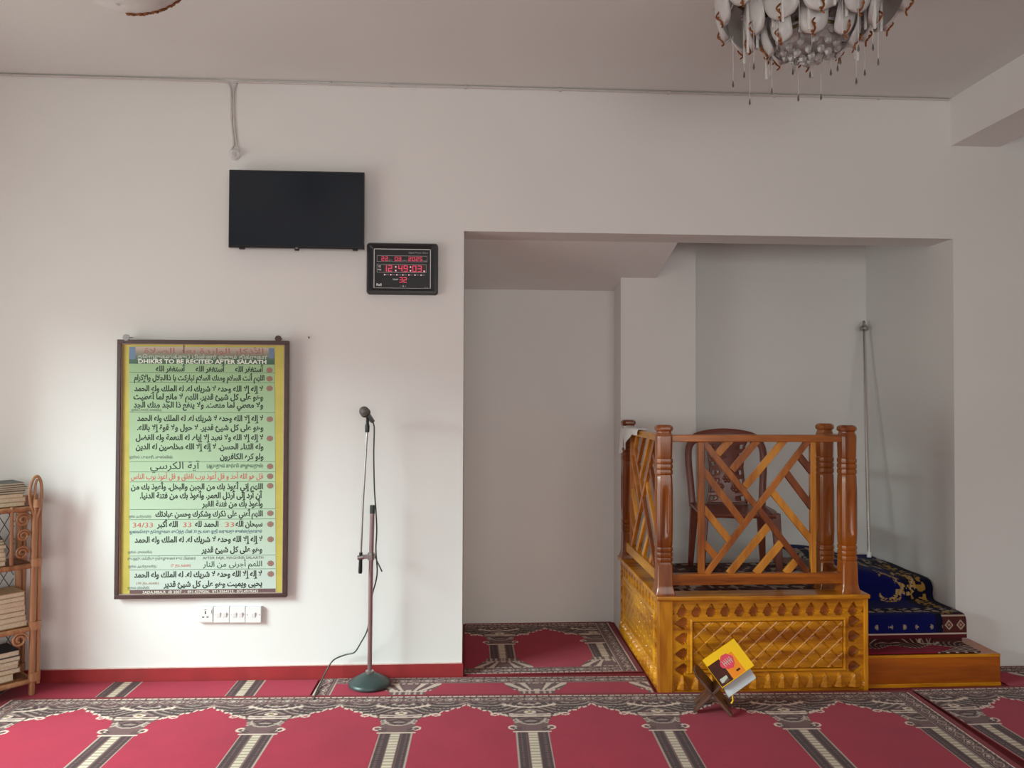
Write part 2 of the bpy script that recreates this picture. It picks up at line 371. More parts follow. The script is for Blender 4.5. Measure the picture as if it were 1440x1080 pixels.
def weave(u, v, W, L, P=.607, ph=.1, lb=True, rb=True):
    """colours of a prayer carpet: u along the row of niches, v from the arch end to the foot end"""
    s = u.shape; col = np.empty(s+(3,)); col[:] = RED
    def put(mask, c, k=1.):
        col[mask] = col[mask]*(1-k)+np.asarray(c)*k
    du = (u-ph+P/2) % P-P/2; a = np.abs(du); sg = np.sign(du)
    wob = .5*np.sin(u*61+1.3*np.sin(v*47))+.5*np.sin(v*83+u*29)
    t = np.clip((a-.10)/(P/2-.10), 0, 1)
    edge = .238-.128*t**1.25+.006*np.sin(a*2*PI/.052)
    # band over the arches
    band = (v >= .08) & (v < edge)
    put(band, GRY)
    d = np.hypot(a-.21, (v-.06)*1.5)
    sw = np.sin(d*2*PI/.042+1.2*np.sin(a*33)+wob*.8)
    put(band & (sw < -.25), DRK); put(band & (sw > .80), WHT*.55)
    put(band & (np.sin(u*37+v*51) > .6) & (sw > -.25) & (sw < .5), GRN)
    d2 = np.hypot((a-.17), (v-.165)*1.2)
    put(band & (d2 < .05) & (np.abs(np.sin(d2*2*PI/.034)) > .82), DRK*.8)
    e = (a/.125)**2+((v-.085)/.062)**2
    put((v > .108) & (v < .16) & (e > .72) & (e < 1.12), WHT)
    put((v > .088) & (v < .14) & (e > .32) & (e < .5), DRK); put((v > .09) & (v < .125) & (e > .13) & (e < .22), WHT*.8)
    put(((a-.118)/.014)**2+((v-.112)/.012)**2 < 1, WHT)
    # edging of the arches
    put((np.abs(v-edge) < .0085) & (a > .075) & (v > .09) & (np.sin(a*2*PI/.026) > -.45), WHT)
    dl = np.hypot(a-.165, (v-.222)*1.3)
    put((dl < .022) & (dl > .011), WHT)
    dl = np.hypot(a-.125, (v-.228)*1.3)
    put((dl < .014) & (dl > .005), WHT)
    # capital
    w = np.interp(v, [.22, .25, .29, .325, .355, .38, .395, .416], [.115, .10, .084, .076, .09, .098, .082, .075])
    cap = (v >= .195) & (v < .416) & (a < w)
    put(cap, GRY)
    ch = np.sin((v-.62*a)*2*PI/.040)
    put(cap & (v < .33) & (ch < -.2), DRK)
    for o, k in ((.222, .9), (.243, 1.), (.30, .5)):
        put(cap & (np.abs(v-(o+.10*a-1.1*a*a)) < .0065) & (a < .098), WHT*k)
    dl = np.hypot(a-.010, (v-.262)*.8); put(cap & (v > .27) & (dl < .062) & (dl > .053), WHT*.6); put(cap & (v > .285) & (dl < .045) & (dl > .036), DRK); dl = np.hypot(a-.072, (v-.300)*.8); put(cap & (dl < .018) & (dl > .010), WHT*.7)
    dl = np.hypot(a-.088, v-.368); put((dl < .021) & (dl > .011), WHT)
    put(cap & (v > .365) & (a > .045) & (np.sin((v+.8*a)*2*PI/.022) > .1), DRK)
    put(((a/.030)**2+((v-.200)/.017)**2) < 1, WHT); put(((a/.013)**2+((v-.200)/.008)**2) < 1, (.20, .15, .04))
    # shaft
    sh = (v >= .416) & (v < L-.19) & (a < .074)
    put(sh, GRY*.9)
    put(sh & (a > .030) & (a < .046), DRK); put(sh & (a > .055) & (a < .064), DRK)
    put(sh & (np.sin(v*2*PI/.018) > .35) & (a > .03), DRK*.9)
    put(sh & (a > .068), WHT*.6)
    put(sh & (a < .025), GRY*1.2); put(sh & (a < .019), CRM); put(sh & (a < .019) & (np.sin(v*2*PI/.026) > .25), CRM*.55)
    put(sh & (a > .025) & (a < .029), DRK)
    put((np.abs(v-.412) < .006) & (a < .086), WHT)
    # foot: shell base
    vf = L-v
    ws = np.interp(vf, [.08, .12, .165, .19], [.165, .155, .125, .10])
    shl = (vf >= .08) & (vf < .185) & (a < ws)
    ang = np.arctan2(a, np.abs(.23-vf)+.02)
    put(shl, GRY*.8); put(shl & (np.sin(ang*19) > .15), WHT*.85)
    put(shl & (a < .03), GRY); put(shl & ((vf > .168) | (vf < .092)) & (np.sin(a*230) > -.2), WHT*.8)
    nk = (vf >= .185) & (vf < .235) & (a < .092)
    put(nk, GRY*.9); put(nk & (np.sin(a*2*PI/.03) > .3), WHT*.65); put(nk & (vf < .193), WHT*.8)
    # patterned borders
    def border(x, y):
        m = (x >= -.001) & (x < .08)
        put(m, DRK*1.1)
        q = (y % .066)/.066-.5; r = .55*(np.abs(q*.066)/.030+np.abs(x-.043)/.022)+.45*np.hypot(q*.066/.030, (x-.043)/.022)
        put(m & (np.abs(np.abs(q)*.066-.033+np.abs(x-.043)*.55) < .005), GRY*1.3)
        alt = (np.floor(y/.066) % 2 == 0)
        put(m & (r < 1) & (r > .74), WHT*.62); put(m & alt & (r < .45), WHT*.8); put(m & ~alt & (r < .6), GRY*1.5); put(m & ~alt & (r < .25), DRK)
        put(m & (x < .009) & (np.sin(y*2*PI/.030) > -.75), WHT)
        put((x >= .070) & (x < .077), GRY*1.4)
    border(np.where(vf < .08, vf, -1), u)
    border(np.where(v < .08, v, -1), u)
    if lb:
        m = u < .092; put(m & (v > .0), DRK); border(np.where(u < .085, u, -1), v)
        put((u > .083) & (u < .090), WHT*.6); put(u < .006, WHT)
    if rb:
        x = W-u
        m = x < .092; put(m & (v > .0), DRK); border(np.where(x < .085, x, -1), v)
        put((x > .083) & (x < .090), WHT*.6); put(x < .006, WHT)
    put((u < 0) | (u > W) | (v < 0) | (v > L), MARG)
    return col

def colour_mesh(ob, cols):
    me = ob.data
    at = me.color_attributes.new('weave', 'FLOAT_COLOR', 'POINT')
    a = np.ones((len(me.vertices), 4), dtype=np.float32); a[:len(cols), :3] = cols; a[len(cols):, :3] = MARG
    at.data.foreach_set('color', a.ravel())
    me.color_attributes.active_color = at

def carpet(name, label, cat, org, rot, W, L, z0, th, u0, u1, v0, v1, du=.004, dv=.0055, flip=False, **kw):
    """flat woven mat; the piece u0..u1 by v0..v1 of its pattern; org: world place of (u0, v at the back)"""
    nu = int((u1-u0)/du)+1; nv = int((v1-v0)/dv)+1
    U, V = np.meshgrid(np.linspace(u0, u1, nu), np.linspace(v0, v1, nv))
    cols = weave(U, V, W, L, **kw).reshape(-1, 3)
    X = U-u0; Y = (V-v1) if flip else -(V-v0)
    P = np.stack([X, Y, np.full_like(X, th)], -1).reshape(-1, 3)
    i = np.arange(nu*nv).reshape(nv, nu)
    q = np.stack([i[:-1, :-1], i[:-1, 1:], i[1:, 1:], i[1:, :-1]], -1).reshape(-1, 4)
    if not flip: q = q[:, ::-1]
    n = len(P); x1 = u1-u0; y1 = -(v1-v0)
    low = np.array([(0, 0, 0), (x1, 0, 0), (x1, y1, 0), (0, y1, 0), (0, 0, th), (x1, 0, th), (x1, y1, th), (0, y1, th)])
    P = np.vstack([P, low])
    q = np.vstack([q, np.array([(0,3,2,1)[::-1], (0,1,5,4)[::-1], (1,2,6,5)[::-1], (2,3,7,6)[::-1], (3,0,4,7)[::-1]])+n])
    me = bpy.data.meshes.new(name)
    me.vertices.add(len(P)); me.vertices.foreach_set('co', P.astype(np.float32).ravel())
    me.loops.add(q.size); me.loops.foreach_set('vertex_index', q.astype(np.int32).ravel())
    me.polygons.add(len(q)); me.polygons.foreach_set('loop_start', np.arange(0, q.size, 4, dtype=np.int32))
    me.update(calc_edges=True); me.validate()
    me.materials.append(M['weave'])
    ob = bpy.data.objects.new(name, me); C.objects.link(ob)
    ob.location = (org[0], org[1], z0); ob.rotation_euler = (0, 0, rot)
    colour_mesh(ob, cols)
    return tag(ob, label, cat)

AR = -.0265
carpet('prayer_carpet', 'long red prayer carpet of seven arches in front of the pulpit', 'carpet', (-2.25, -.225), AR, 4.457, 1.25, .0075, .006, -.03, 4.487, -.026, 1.28)
carpet('prayer_carpet', 'red prayer carpet end beside the wooden step, past the red seam', 'carpet', (2.285, -.322), AR+.04, 3.0, 1.25, .0075, .006, .0, 1.9, -.022, 1.0, ph=.075, lb=False, rb=False)
carpet('prayer_carpet', 'red carpet strip under the microphone stand with shell-shaped column bases', 'carpet', (-.765, -.005), -.026, 1.72, 1.25, 0, .006, 0, 1.728, .80, 1.262, flip=True, P=.655, ph=.475, rb=False)
carpet('prayer_carpet', 'plain red carpet along the red baseboard below the green poster', 'carpet', (-2.94, .0), -.012, 3.2, 1.25, 0, .006, 0, 2.16, .11, .675, flip=True, P=.635, ph=1.175, lb=False, rb=False)
carpet('prayer_carpet', 'dark red prayer carpet on the floor inside the alcove', 'carpet', (AX0+.012, .945), 0, 1.0, .90, 0, .006, .05, 1.025, -.025, .915, P=.597, ph=.27, lb=False)
carpet('prayer_carpet', 'red carpet strip against the right wall beyond the step', 'carpet', (2.83, -.004), -.01, 3.0, 1.25, 0, .006, 0, 1.5, .95, 1.262, du=.006, flip=True, ph=.9, lb=False, rb=False)

# ------------------------------------------------------------------ television
t = thing('television', 'black flat television mounted high on the wall', 'television', (-.905, 0, 2.48))
tz0, tz1, tx0, tx1 = 2.283, 2.694, -1.257, -.552
mb = MB(); mb.box((tx0, -.075, tz0), (tx1, -.045, tz1))
build('casing', mb, M['black_gloss'], t, True, bevel=.004)
mb = MB(); mb.box((tx0+.008, -.0765, tz0+.014), (tx1-.008, -.075, tz1-.008)); build('screen', mb, M['screen'], t, True)
mb = MB(); mb.box((-1.05, -.045, 2.36), (-.75, -.012, 2.62)); mb.box((-1.02, -.012, 2.40), (-.78, 0, 2.60)); build('wall_bracket', mb, M['black'], t, True)
mb = MB(); mb.box((-.914, -.078, 2.272), (-.892, -.060, 2.287)); mb.cur = 1; mb.box((-.909, -.0785, 2.281), (-.897, -.0775, 2.286)); build('sensor', mb, [M['black'], M['grey_detail']], t, True)
for x in (-1.19, -.60): build('foot_mount', MB().box((x-.014, -.07, 2.277), (x+.014, -.05, 2.285)), M['black'], t, True, bevel=.002)

# ------------------------------------------------------------------ digital clock
t = thing('digital_clock', 'black digital wall clock with red figures below the television', 'clock', (-.353, 0, 2.19))
cx0, cx1, cz0, cz1 = -.543, -.163, 2.052, 2.328
def rrect(x0, x1, z0, z1, r, n=5):
    P = []
    for cx, cz, a0 in ((x1-r, z1-r, 0), (x0+r, z1-r, PI/2), (x0+r, z0+r, PI), (x1-r, z0+r, 1.5*PI)):
        P += [(cx+r*math.cos(a0+k*PI/2/n), cz+r*math.sin(a0+k*PI/2/n)) for k in range(n+1)]
    return P
mb = MB(); rings = []
for r, y, ins in ((.016, 0, 0), (.016, -.028, 0), (.014, -.040, .006), (.010, -.042, .018), (.004, -.032, .036)):
    rings.append([(x, y, z) for x, z in rrect(cx0+ins, cx1-ins, cz0+ins, cz1-ins, r)])
mb.loft(rings); build('case', mb, M['black'], t, True, smooth=True)
mb = MB(); Y = -.0335
S = lambda px: cx0+(px-517)*(.380/99.0); Zc = lambda py: cz1-(py-343)*(.276/72.5)
fn = lambda x, z, y=Y: (x, y, z)
def seg7(mb, ch, x, z, w, h, slot, y=Y-.0012):
    mb.cur = slot; tk = h*.13
    on = {'0': 'abcdef', '1': 'bc', '2': 'abged', '3': 'abgcd', '4': 'fgbc', '5': 'afgcd', '6': 'afgedc', '7': 'abc', '8': 'abcdefg', '9': 'abcdfg'}[ch]
    B = {'a': (x, x+w, z+h-tk, z+h), 'd': (x, x+w, z, z+tk), 'g': (x, x+w, z+h/2-tk/2, z+h/2+tk/2), 'f': (x, x+tk, z+h/2, z+h), 'b': (x+w-tk, x+w, z+h/2, z+h), 'e': (x, x+tk, z, z+h/2), 'c': (x+w-tk, x+w, z, z+h/2)}
    for k in on:
        x0, x1, z0, z1 = B[k]; mb.box((x0, y, z0), (x1, Y, z1))
mb.box((S(526), Y, Zc(411)), (S(607), -.030, Zc(349)))                    # face plate
def outline(x0, x1, y0, y1, w, slot):
    mb.cur = slot; a, b, c, d = S(x0), S(x1), Zc(y1), Zc(y0)
    for q in ((a, b, d-w, d), (a, b, c, c+w), (a, a+w, c, d), (b-w, b, c, d)): mb.box((q[0], Y-.0006, q[2]), (q[1], Y, q[3]))
outline(527, 606, 351.5, 407.5, .0032, 1)
outline(531.2, 601, 361, 369.8, .0018, 2); outline(531.2, 600, 373, 385, .0020, 2)
mb.cur = 3
for a, b in ((536, 549), (554.5, 566), (574, 595)): mb.box((S(a), Y-.0004, Zc(369)), (S(b), Y, Zc(362)))
mb.box((S(540), Y-.0004, Zc(384.3)), (S(598.5), Y, Zc(374.3)))
for s_, x0 in (('22', 537.5), ('03', 556), ('2025', 575)):
    for k, ch in enumerate(s_): seg7(mb, ch, S(x0+k*5.1), Zc(368.4), .0145, .0225, 4)
for s_, x0 in (('12', 539.5), ('49', 561), ('03', 580.5)):
    for k, ch in enumerate(s_): seg7(mb, ch, S(x0+k*7.3), Zc(383.7), .0215, .0345, 4)
mb.cur = 5
for x0 in (556.6, 577): 
    for y0 in (377, 382.2): mb.box((S(x0), Y-.0014, Zc(y0+.9)), (S(x0+1.7), Y, Zc(y0-.9)))
mb.box((S(596), Y-.0014, Zc(383.6)), (S(597.8), Y, Zc(381.8)))
F = lambda x, z: (x, Y-.0010, z)
put_text(mb, 'Digital Prayer Alarm', S(575), S(602), Zc(356.8), .0115, F, slot=2, shear=.25)
put_text(mb, 'DATE', S(545.5), S(553), Zc(367.8), .0075, F, .01, slot=2)
put_text(mb, 'MONTH', S(566.5), S(573), Zc(367.8), .0075, F, .01, slot=2)
put_text(mb, 'YEAR', S(595), S(600.5), Zc(368.3), .0075, F, .01, slot=2)
put_text(mb, 'TI', S(532.8), S(536.8), Zc(377), .015, F, .02, slot=1); put_text(mb, 'ME', S(532.8), S(537.4), Zc(381.2), .012, F, .02, slot=1)
for k, d_ in enumerate(('SUN', 'MON', 'TUE', 'WED', 'THU', 'FRI', 'SAT')):
    x0 = 541.3+k*8.4
    mb.cur = 5; mb.box((S(x0), Y-.0012, Zc(388.9)), (S(x0+1.6), Y, Zc(387.4)))
    put_text(mb, d_, S(x0+2), S(x0+6.6), Zc(388.2), .0075, F, .01, slot=2)
put_text(mb, 'TEMP', S(553), S(561), Zc(394.8), .011, F, .02, slot=1)
for k, ch in enumerate('32'): seg7(mb, ch, S(562.6+k*5.6), Zc(399), .017, .0290, 4)
put_text(mb, '°C', S(573.6), S(576), Zc(394), .008, F, slot=2)
put_text(mb, 'Rafi', S(530.8), S(538), Zc(402.4), .019, F, .03, slot=1)
mb.cur = 2
for x0, r in ((564.5, .0012), (567.5, .0024), (571, .0022), ): mb.box((S(x0)-r, Y-.001, Zc(404)-r), (S(x0)+r, Y, Zc(404)+r))
mb.cur = 1; mb.box((S(567.2), Y-.001, Zc(405.3)), (S(568.6), Y, Zc(402.8)))
put_text(mb, 'QZ-12', S(597), S(602.5), Zc(405.6), .0065, F, slot=2)
build('dial', mb, [M['black_gloss'], M['white_ink'], M['dim_ink'], M['led_off'], M['led'], M['led_white']], t, True)

# ------------------------------------------------------------------ framed poster
t = thing('framed_poster', 'tall green framed poster of prayers in black lettering', 'poster', (-1.40, 0, 1.12))
px0, px1, pz0, pz1 = -1.846, -.956, .436, 1.800
def PX(x, y): return -1.843+(x-167+(y-478)*.015)*.003704
def PZ(y): return 1.800-(y-477.5)*.003748
lean = lambda z: -.040*(z-pz0)/(pz1-pz0)                # the top hangs away from the wall
def PF(x, z, d=0.):
    y = -.024+lean(z)-d; k = 1+(-.024+lean(z))/4.168
    return (x*k, y, 1.5+(z-1.5)*k)
mb = MB()
def bar(x0, x1, z0, z1, d0, d1):
    vs = [PF(x, z, d) for d in (d0, d1) for x, z in ((x0, z0), (x1, z0), (x1, z1), (x0, z1))]
    mb.add(vs, [(0,1,2,3),(7,6,5,4),(0,4,5,1),(1,5,6,2),(2,6,7,3),(3,7,4,0)])
fw = .021
bar(px0, px1, pz0, pz0+fw, -.018, .012); bar(px0, px1, pz1-fw, pz1, -.018, .012)
bar(px0, px0+fw, pz0+fw, pz1-fw, -.018, .012); bar(px1-fw, px1, pz0+fw, pz1-fw, -.018, .012)
mb.cur = 1; iw = .004
bar(px0+fw, px1-fw, pz0+fw, pz0+fw+iw, -.010, .008); bar(px0+fw, px1-fw, pz1-fw-iw, pz1-fw, -.010, .008)
bar(px0+fw, px0+fw+iw, pz0+fw+iw, pz1-fw-iw, -.010, .008); bar(px1-fw-iw, px1-fw, pz0+fw+iw, pz1-fw-iw, -.010, .008)
build('frame', mb, [M['frame_brown'], M['frame_edge']], t, True, bevel=.002)
mb = MB(); bar(px0+.01, px1-.01, pz0+.01, pz1-.01, -.016, -.004)
build('mount_board', mb, M['mount'], t, True)
# printed sheet: paper that pales towards its foot, headings, rules and lettering
def sheet_material():
    m, nt, b = new_mat('printed_sheet')
    tc = nt.nodes.new('ShaderNodeTexCoord'); sp = nt.nodes.new('ShaderNodeSeparateXYZ'); nt.links.new(tc.outputs['Object'], sp.inputs[0])
    mr = nt.nodes.new('ShaderNodeMapRange'); mr.inputs['From Min'].default_value = -.66; mr.inputs['From Max'].default_value = .58
    nt.links.new(sp.outputs['Z'], mr.inputs['Value'])
    r = nt.nodes.new('ShaderNodeValToRGB'); r.color_ramp.elements[0].color = lin(196, 212, 204); r.color_ramp.elements[1].color = lin(146, 178, 132)
    e = r.color_ramp.elements.new(.45); e.color = lin(176, 204, 172)
    nt.links.new(mr.outputs['Result'], r.inputs['Fac']); nt.links.new(r.outputs['Color'], b.inputs['Base Color'])
    b.inputs['Roughness'].default_value = .45
    return m
def header_material():
    m, nt, b = new_mat('printed_heading')
    tc = nt.nodes.new('ShaderNodeTexCoord'); sp = nt.nodes.new('ShaderNodeSeparateXYZ'); nt.links.new(tc.outputs['Object'], sp.inputs[0])
    mr = nt.nodes.new('ShaderNodeMapRange'); mr.inputs['From Min'].default_value = PZ(512)-1.12; mr.inputs['From Max'].default_value = PZ(488)-1.12
    nt.links.new(sp.outputs['Z'], mr.inputs['Value'])
    r = nt.nodes.new('ShaderNodeValToRGB'); r.color_ramp.elements[0].color = lin(58, 92, 72); r.color_ramp.elements[1].color = lin(196, 172, 160)
    e = r.color_ramp.elements.new(.32); e.color = lin(76, 104, 84); e = r.color_ramp.elements.new(.62); e.color = lin(140, 136, 118)
    nt.links.new(mr.outputs['Result'], r.inputs['Fac']); nt.links.new(r.outputs['Color'], b.inputs['Base Color']); b.inputs['Roughness'].default_value = .45
    return m
inks = [sheet_material(), header_material(), M['paper_ink'], M['paper_ink_red'], M['paper_ink_brown'], M['paper_ink_blue'], M['paper_ink_green'], M['paper_ink_grey'], M['paper_white'], M['paper_pale'], M['paper_rule'], M['bullet'], M['footer'], plain('heading_blue', lin(104, 128, 156), .5, var=.1, scale=20)]
mb = MB()
def quad(x0, x1, y0, y1, d, slot):
    mb.cur = slot
    mb.add([PF(PX(x0, y1), PZ(y1), d), PF(PX(x1, y1), PZ(y1), d), PF(PX(x1, y0), PZ(y0), d), PF(PX(x0, y0), PZ(y0), d)], [(0,1,2,3)])
quad(181, 385.5, 487, 836, -.0030, 0)
quad(181, 385.5, 487.6, 511.5, -.0026, 1)
quad(181.5, 190, 488, 505, -.0024, 13); quad(377.5, 385, 488, 503, -.0024, 13)
quad(181, 385, 829.5, 836.3, -.0026, 12)
for y in (523.5, 537.6, 579.8, 649.6, 664, 678, 716.8, 731, 782, 801.6): quad(181.5, 385.3, y-.33, y+.33, -.0026, 10)
quad(257, 258.3, 483, 496, -.0010, 12)
INK = lambda x, z: PF(x, z, -.0022)
def T(s, x0, x1, y, slot=2, em=.042, bold=.03, ar=True, vc=.27):
    put_text(mb, arabic(s) if ar else s, PX(x0, y), PX(x1, y), PZ(y), em, INK, bold, slot, vc)
T('الأذكار الواردة بعد الصلاة', 202, 370, 493.5, 4, .040, .01)
T('தொழுகைக்குப் பின்னர் ஓதும் திக்ருகள்', 193, 376, 501.8, 9, .026, .01, False)
T('DHIKRS TO BE RECITED AFTER SALAATH', 194, 374, 507.8, 8, .031, .03, False, .35)
for x0, x1 in ((329.5, 370), (274, 315.5), (218, 260)): T('أستغفر الله', x0, x1, 519, 2, .040)
T('اللهم أنت السلام ومنك السلام تباركت يا ذاالجلال والإكرام', 188, 371, 531.5, em=.040)
T('لا إله إلا الله وحده لا شريك له. له الملك وله الحمد', 188, 369, 547)
T('وهو على كل شيئ قدير. اللهم لا مانع لما أعطيت', 187, 369, 558.5)
T('ولا معطي لما منعت. ولا ينفع ذا الجد منك الجد', 187, 369, 570)
T('(நூல்: புகாரி, முஸ்லிம்)', 184, 226, 577, 7, .017, .0, False)
T('لا إله إلا الله وحده لا شريك له. له الملك وله الحمد', 192, 369, 589)
T('وهو على كل شيئ قدير. لا حول ولا قوة إلا بالله.', 192, 369, 602)
T('لا إله إلا الله ولا نعبد إلا إياه. له النعمة وله الفضل', 190, 369, 616)
T('وله الثناء الحسن. لا إله إلا الله مخلصين له الدين', 190, 369, 629)
T('ولو كره الكافرون', 307.5, 369, 643)
T('(நூல்: புகாரி, முஸ்லிம்)', 181, 241, 643.5, 7, .019, .005, False)
T('آية الكرسي', 210, 279, 656, 2, .052, .0)
T('(ஆயதுல் குர்ஸி முழுவதும்)', 289, 368, 656, 6, .026, .01, False)
T('قل هو الله أحد و قل أعوذ برب الفلق و قل أعوذ برب الناس', 183, 368, 671, 3, .040, .012)
T('اللهم إني أعوذ بك من الجبن والبخل. وأعوذ بك من', 183, 368, 685.5)
T('أن أرد إلى أرذل العمر. وأعوذ بك من فتنة الدنيا.', 195.5, 367.5, 698)
T('وأعوذ بك من فتنة القبر', 282, 367.5, 710)
T('اللهم أعني على ذكرك وشكرك وحسن عبادتك', 217, 367.5, 724)
T('(நூல்: அபூதாவூத்)', 180, 211, 727, 7, .018, .0, False)
T('سبحان الله', 329, 367, 738.5); T('33', 314.5, 327, 738.5, 3, .036, .0, False, .36)
T('الحمد لله', 272, 305, 738.5); T('33', 255.5, 267, 738.5, 3, .036, .0, False, .36)
T('الله أكبر', 219, 248, 738.5); T('34/33', 185.5, 213.5, 738.5, 3, .036, .0, False, .36)
T('ஒவ்வொரு தொழுகை முடிந்த பின் 33 தடவை ஓதி வருவது சுன்னத்தாகும்', 181, 366, 748.5, 5, .022, .01, False)
T('لا إله إلا الله وحده لا شريك له. له الملك وله الحمد', 188, 367, 760)
T('وهو على كل شيئ قدير', 281, 366.5, 774.5)
T('(நூல்: முஸ்லிம்)', 178.5, 212, 777, 7, .018, .0, False)
T('AFTER FAJR, MAGHRIB SALAATH', 282.7, 368, 785.5, 7, .020, .0, False, .35)
T('சுப்ஹு, மஃரிபு தொழுகைக்குப் பின்னர்', 178, 273, 786, 7, .020, .0, False)
T('اللهم أجرني من النار', 283, 366, 795, 6, .040, .006)
T('(7 தடவை)', 238, 266, 796, 3, .020, .0, False)
T('(நூல்: அபூதாவூத்)', 179, 218, 797, 7, .018, .0, False)
T('لا إله إلا الله وحده لا شريك له. له الملك وله الحمد', 187, 366, 809)
T('يحيى ويميت وهو على كل شيئ قدير', 228, 366, 822.5)
T('(10 தடவை)', 190, 221, 820.5, 4, .018, .0, False)
T('(நூல்: திர்மிதி)', 178, 208, 827, 7, .016, .0, False)
T('SADA.MBA.R  @ 2007  -  091.4379206,  071.5564123,  072.4919343', 199, 360, 832.8, 8, .019, .012, False, .35)
mb.cur = 11
for y in (519.5, 531.8, 545.5, 589.5, 616.8, 656.5, 670.5, 684, 723, 738.5, 760, 794, 809):
    c = (PX(378.3, y), PZ(y)); n = 14
    mb.cur = 11; mb.add([PF(c[0]+.0165*math.cos(2*PI*k/n)*(1+.12*(k % 2)), c[1]+.0145*math.sin(2*PI*k/n)*(1+.12*(k % 2)), -.0022) for k in range(n)], [tuple(range(n))])
    mb.cur = 4; mb.add([PF(c[0]+.008*math.cos(2*PI*k/8), c[1]+.007*math.sin(2*PI*k/8), -.0018) for k in range(8)], [tuple(range(8))])
build('printed_sheet', mb, inks, t, True)
for x in (186, 396):
    X = PX(x, 474); mb = MB()
    mb.lathe([(.004, -.006), (.017, -.006), (.017, 0), (.004, 0)], (X, -.030+lean(pz1), pz1+.006), 16, 'Y')
    mb.tube([(X, -.034+lean(pz1), pz1+.006), (X, 0.0, pz1+.010)], .003, 8)
    build('hanging_tab', mb, M['frame_brown' if x > 300 else 'grey_detail'], t, True)

# nail in the wall
tag(build('wall_nail', MB().tube([(-.853, .0, 1.822), (-.849, -.02, 1.820), (-.845, -.022, 1.812)], .003, 8), M['gold']), 'small bent nail in the white wall right of the poster', 'nail')

# ------------------------------------------------------------------ switch plates
mbx = [-1.4125, -1.3300, -1.2475, -1.1650]
labels = ['white three-pin wall socket below the poster', 'white two-switch wall plate next to the three-pin socket', 'white two-switch wall plate next to the plate with screw dots', 'white single-switch wall plate with two dark screw dots, furthest from the socket']
for k, x in enumerate(mbx):
    zo = -.0012*k+.001
    t = thing('wall_socket' if k == 0 else 'light_switch', labels[k], 'socket' if k == 0 else 'switch', (x+.041, 0, .352+zo), 0, 'electric plates under the poster')
    mb = MB().box((-.0405, -.022, -.0425), (.0405, 0, .0425)); build('plate', mb, M['white_plastic'], t, bevel=.003)
    if k == 0:
        mb = MB(); mb.box((-.036, -.0235, -.036), (.036, -.022, .036)); build('face', mb, M['white_plastic'], t, bevel=.0015)
        mb = MB()
        for a, b, w, h in ((0, .012, .003, .0075), (-.011, -.012, .0055, .0028), (.011, -.012, .0055, .0028), (0, .026, .006, .0012)): mb.box((a-w, -.0240, b-h), (a+w, -.0233, b+h))
        build('pin_hole', mb, M['hole'], t)
        build('rocker', MB().obox((.026, -.0245, .018), (.006, 0, 0), (0, .002, 0), (0, .001, .009)), M['white_plastic'], t, bevel=.001)
    else:
        for sx in ((-.016, .016) if k < 3 else (0,)):
            build('rocker', MB().obox((sx, -.0235, 0), (.010, 0, 0), (0, .003, .001), (0, -.0022, .012)), M['white_plastic'], t, bevel=.001)
        for sx in (-.032, .032):
            build('screw', MB().lathe([(.0022, -.0228), (.0022, -.022)], (sx, 0, 0), 10, 'Y'), M['hole'] if k == 3 else M['grey_detail'], t)

# ------------------------------------------------------------------ cable under the ceiling and its ceiling rose
def smooth_path(P, n=6):
    P = [Vector(p) for p in P]; out = []
    for i in range(len(P)-1):
        p0 = P[max(i-1, 0)]; p1 = P[i]; p2 = P[i+1]; p3 = P[min(i+2, len(P)-1)]
        for k in range(n):
            t_ = k/n
            out.append(.5*((2*p1)+(p2-p0)*t_+(2*p0-5*p1+4*p2-p3)*t_*t_+(3*p1-p0-3*p2+p3)*t_**3))
    out.append(P[-1]); return out
t = thing('electric_cable', 'pale electric cable along the ceiling edge dropping down towards the television', 'cable', (-1.27, 0, 3.19))
mb = MB(); cy = -.006
mb.tube(smooth_path([(-2.93, cy, 3.192), (-2.2, cy, 3.190), (-1.5, cy, 3.188), (-1.32, cy, 3.185), (-1.28, cy, 3.165), (-1.270, cy, 3.10), (-1.267, cy, 2.98), (-1.254, cy, 2.86), (-1.262, cy, 2.83), (-1.274, cy, 2.80), (-1.264, cy, 2.775)]), .0055, 8)
build('left_run', mb, M['cable_white'], t, True, smooth=True)
mb = MB()
mb.tube(smooth_path([(2.71, cy, 3.192), (1.4, cy, 3.189), (.3, cy, 3.190), (-.6, cy, 3.186), (-1.20, cy, 3.186), (-1.245, cy, 3.172), (-1.258, cy, 3.12), (-1.255, cy, 2.98), (-1.242, cy, 2.86), (-1.232, cy, 2.83), (-1.226, cy, 2.80), (-1.236, cy, 2.775)]), .0055, 8)
for x in (-.75, -.42, -.02, .5, 1.1, 1.7, 2.3): mb.box((x-.006, -.014, 3.181), (x+.006, 0, 3.197))
build('right_run', mb, M['cable_white'], t, True, smooth=True)
t = thing('cable_outlet', 'small round white outlet on the wall just above the television', 'outlet', (-1.248, 0, 2.79))
mb = MB(); mb.lathe([(.0295, 0), (.0295, -.012), (.024, -.020), (.010, -.022)], (-1.248, 0, 2.792), 24, 'Y'); build('base', mb, M['white_plastic'], t, True, smooth=True)
mb = MB(); mb.tube([(-1.250, -.02, 2.800), (-1.246, -.050, 2.774), (-1.240, -.062, 2.762)], [.014, .016, .011], 12); build('plug', mb, M['white_plastic'], t, True, smooth=True)

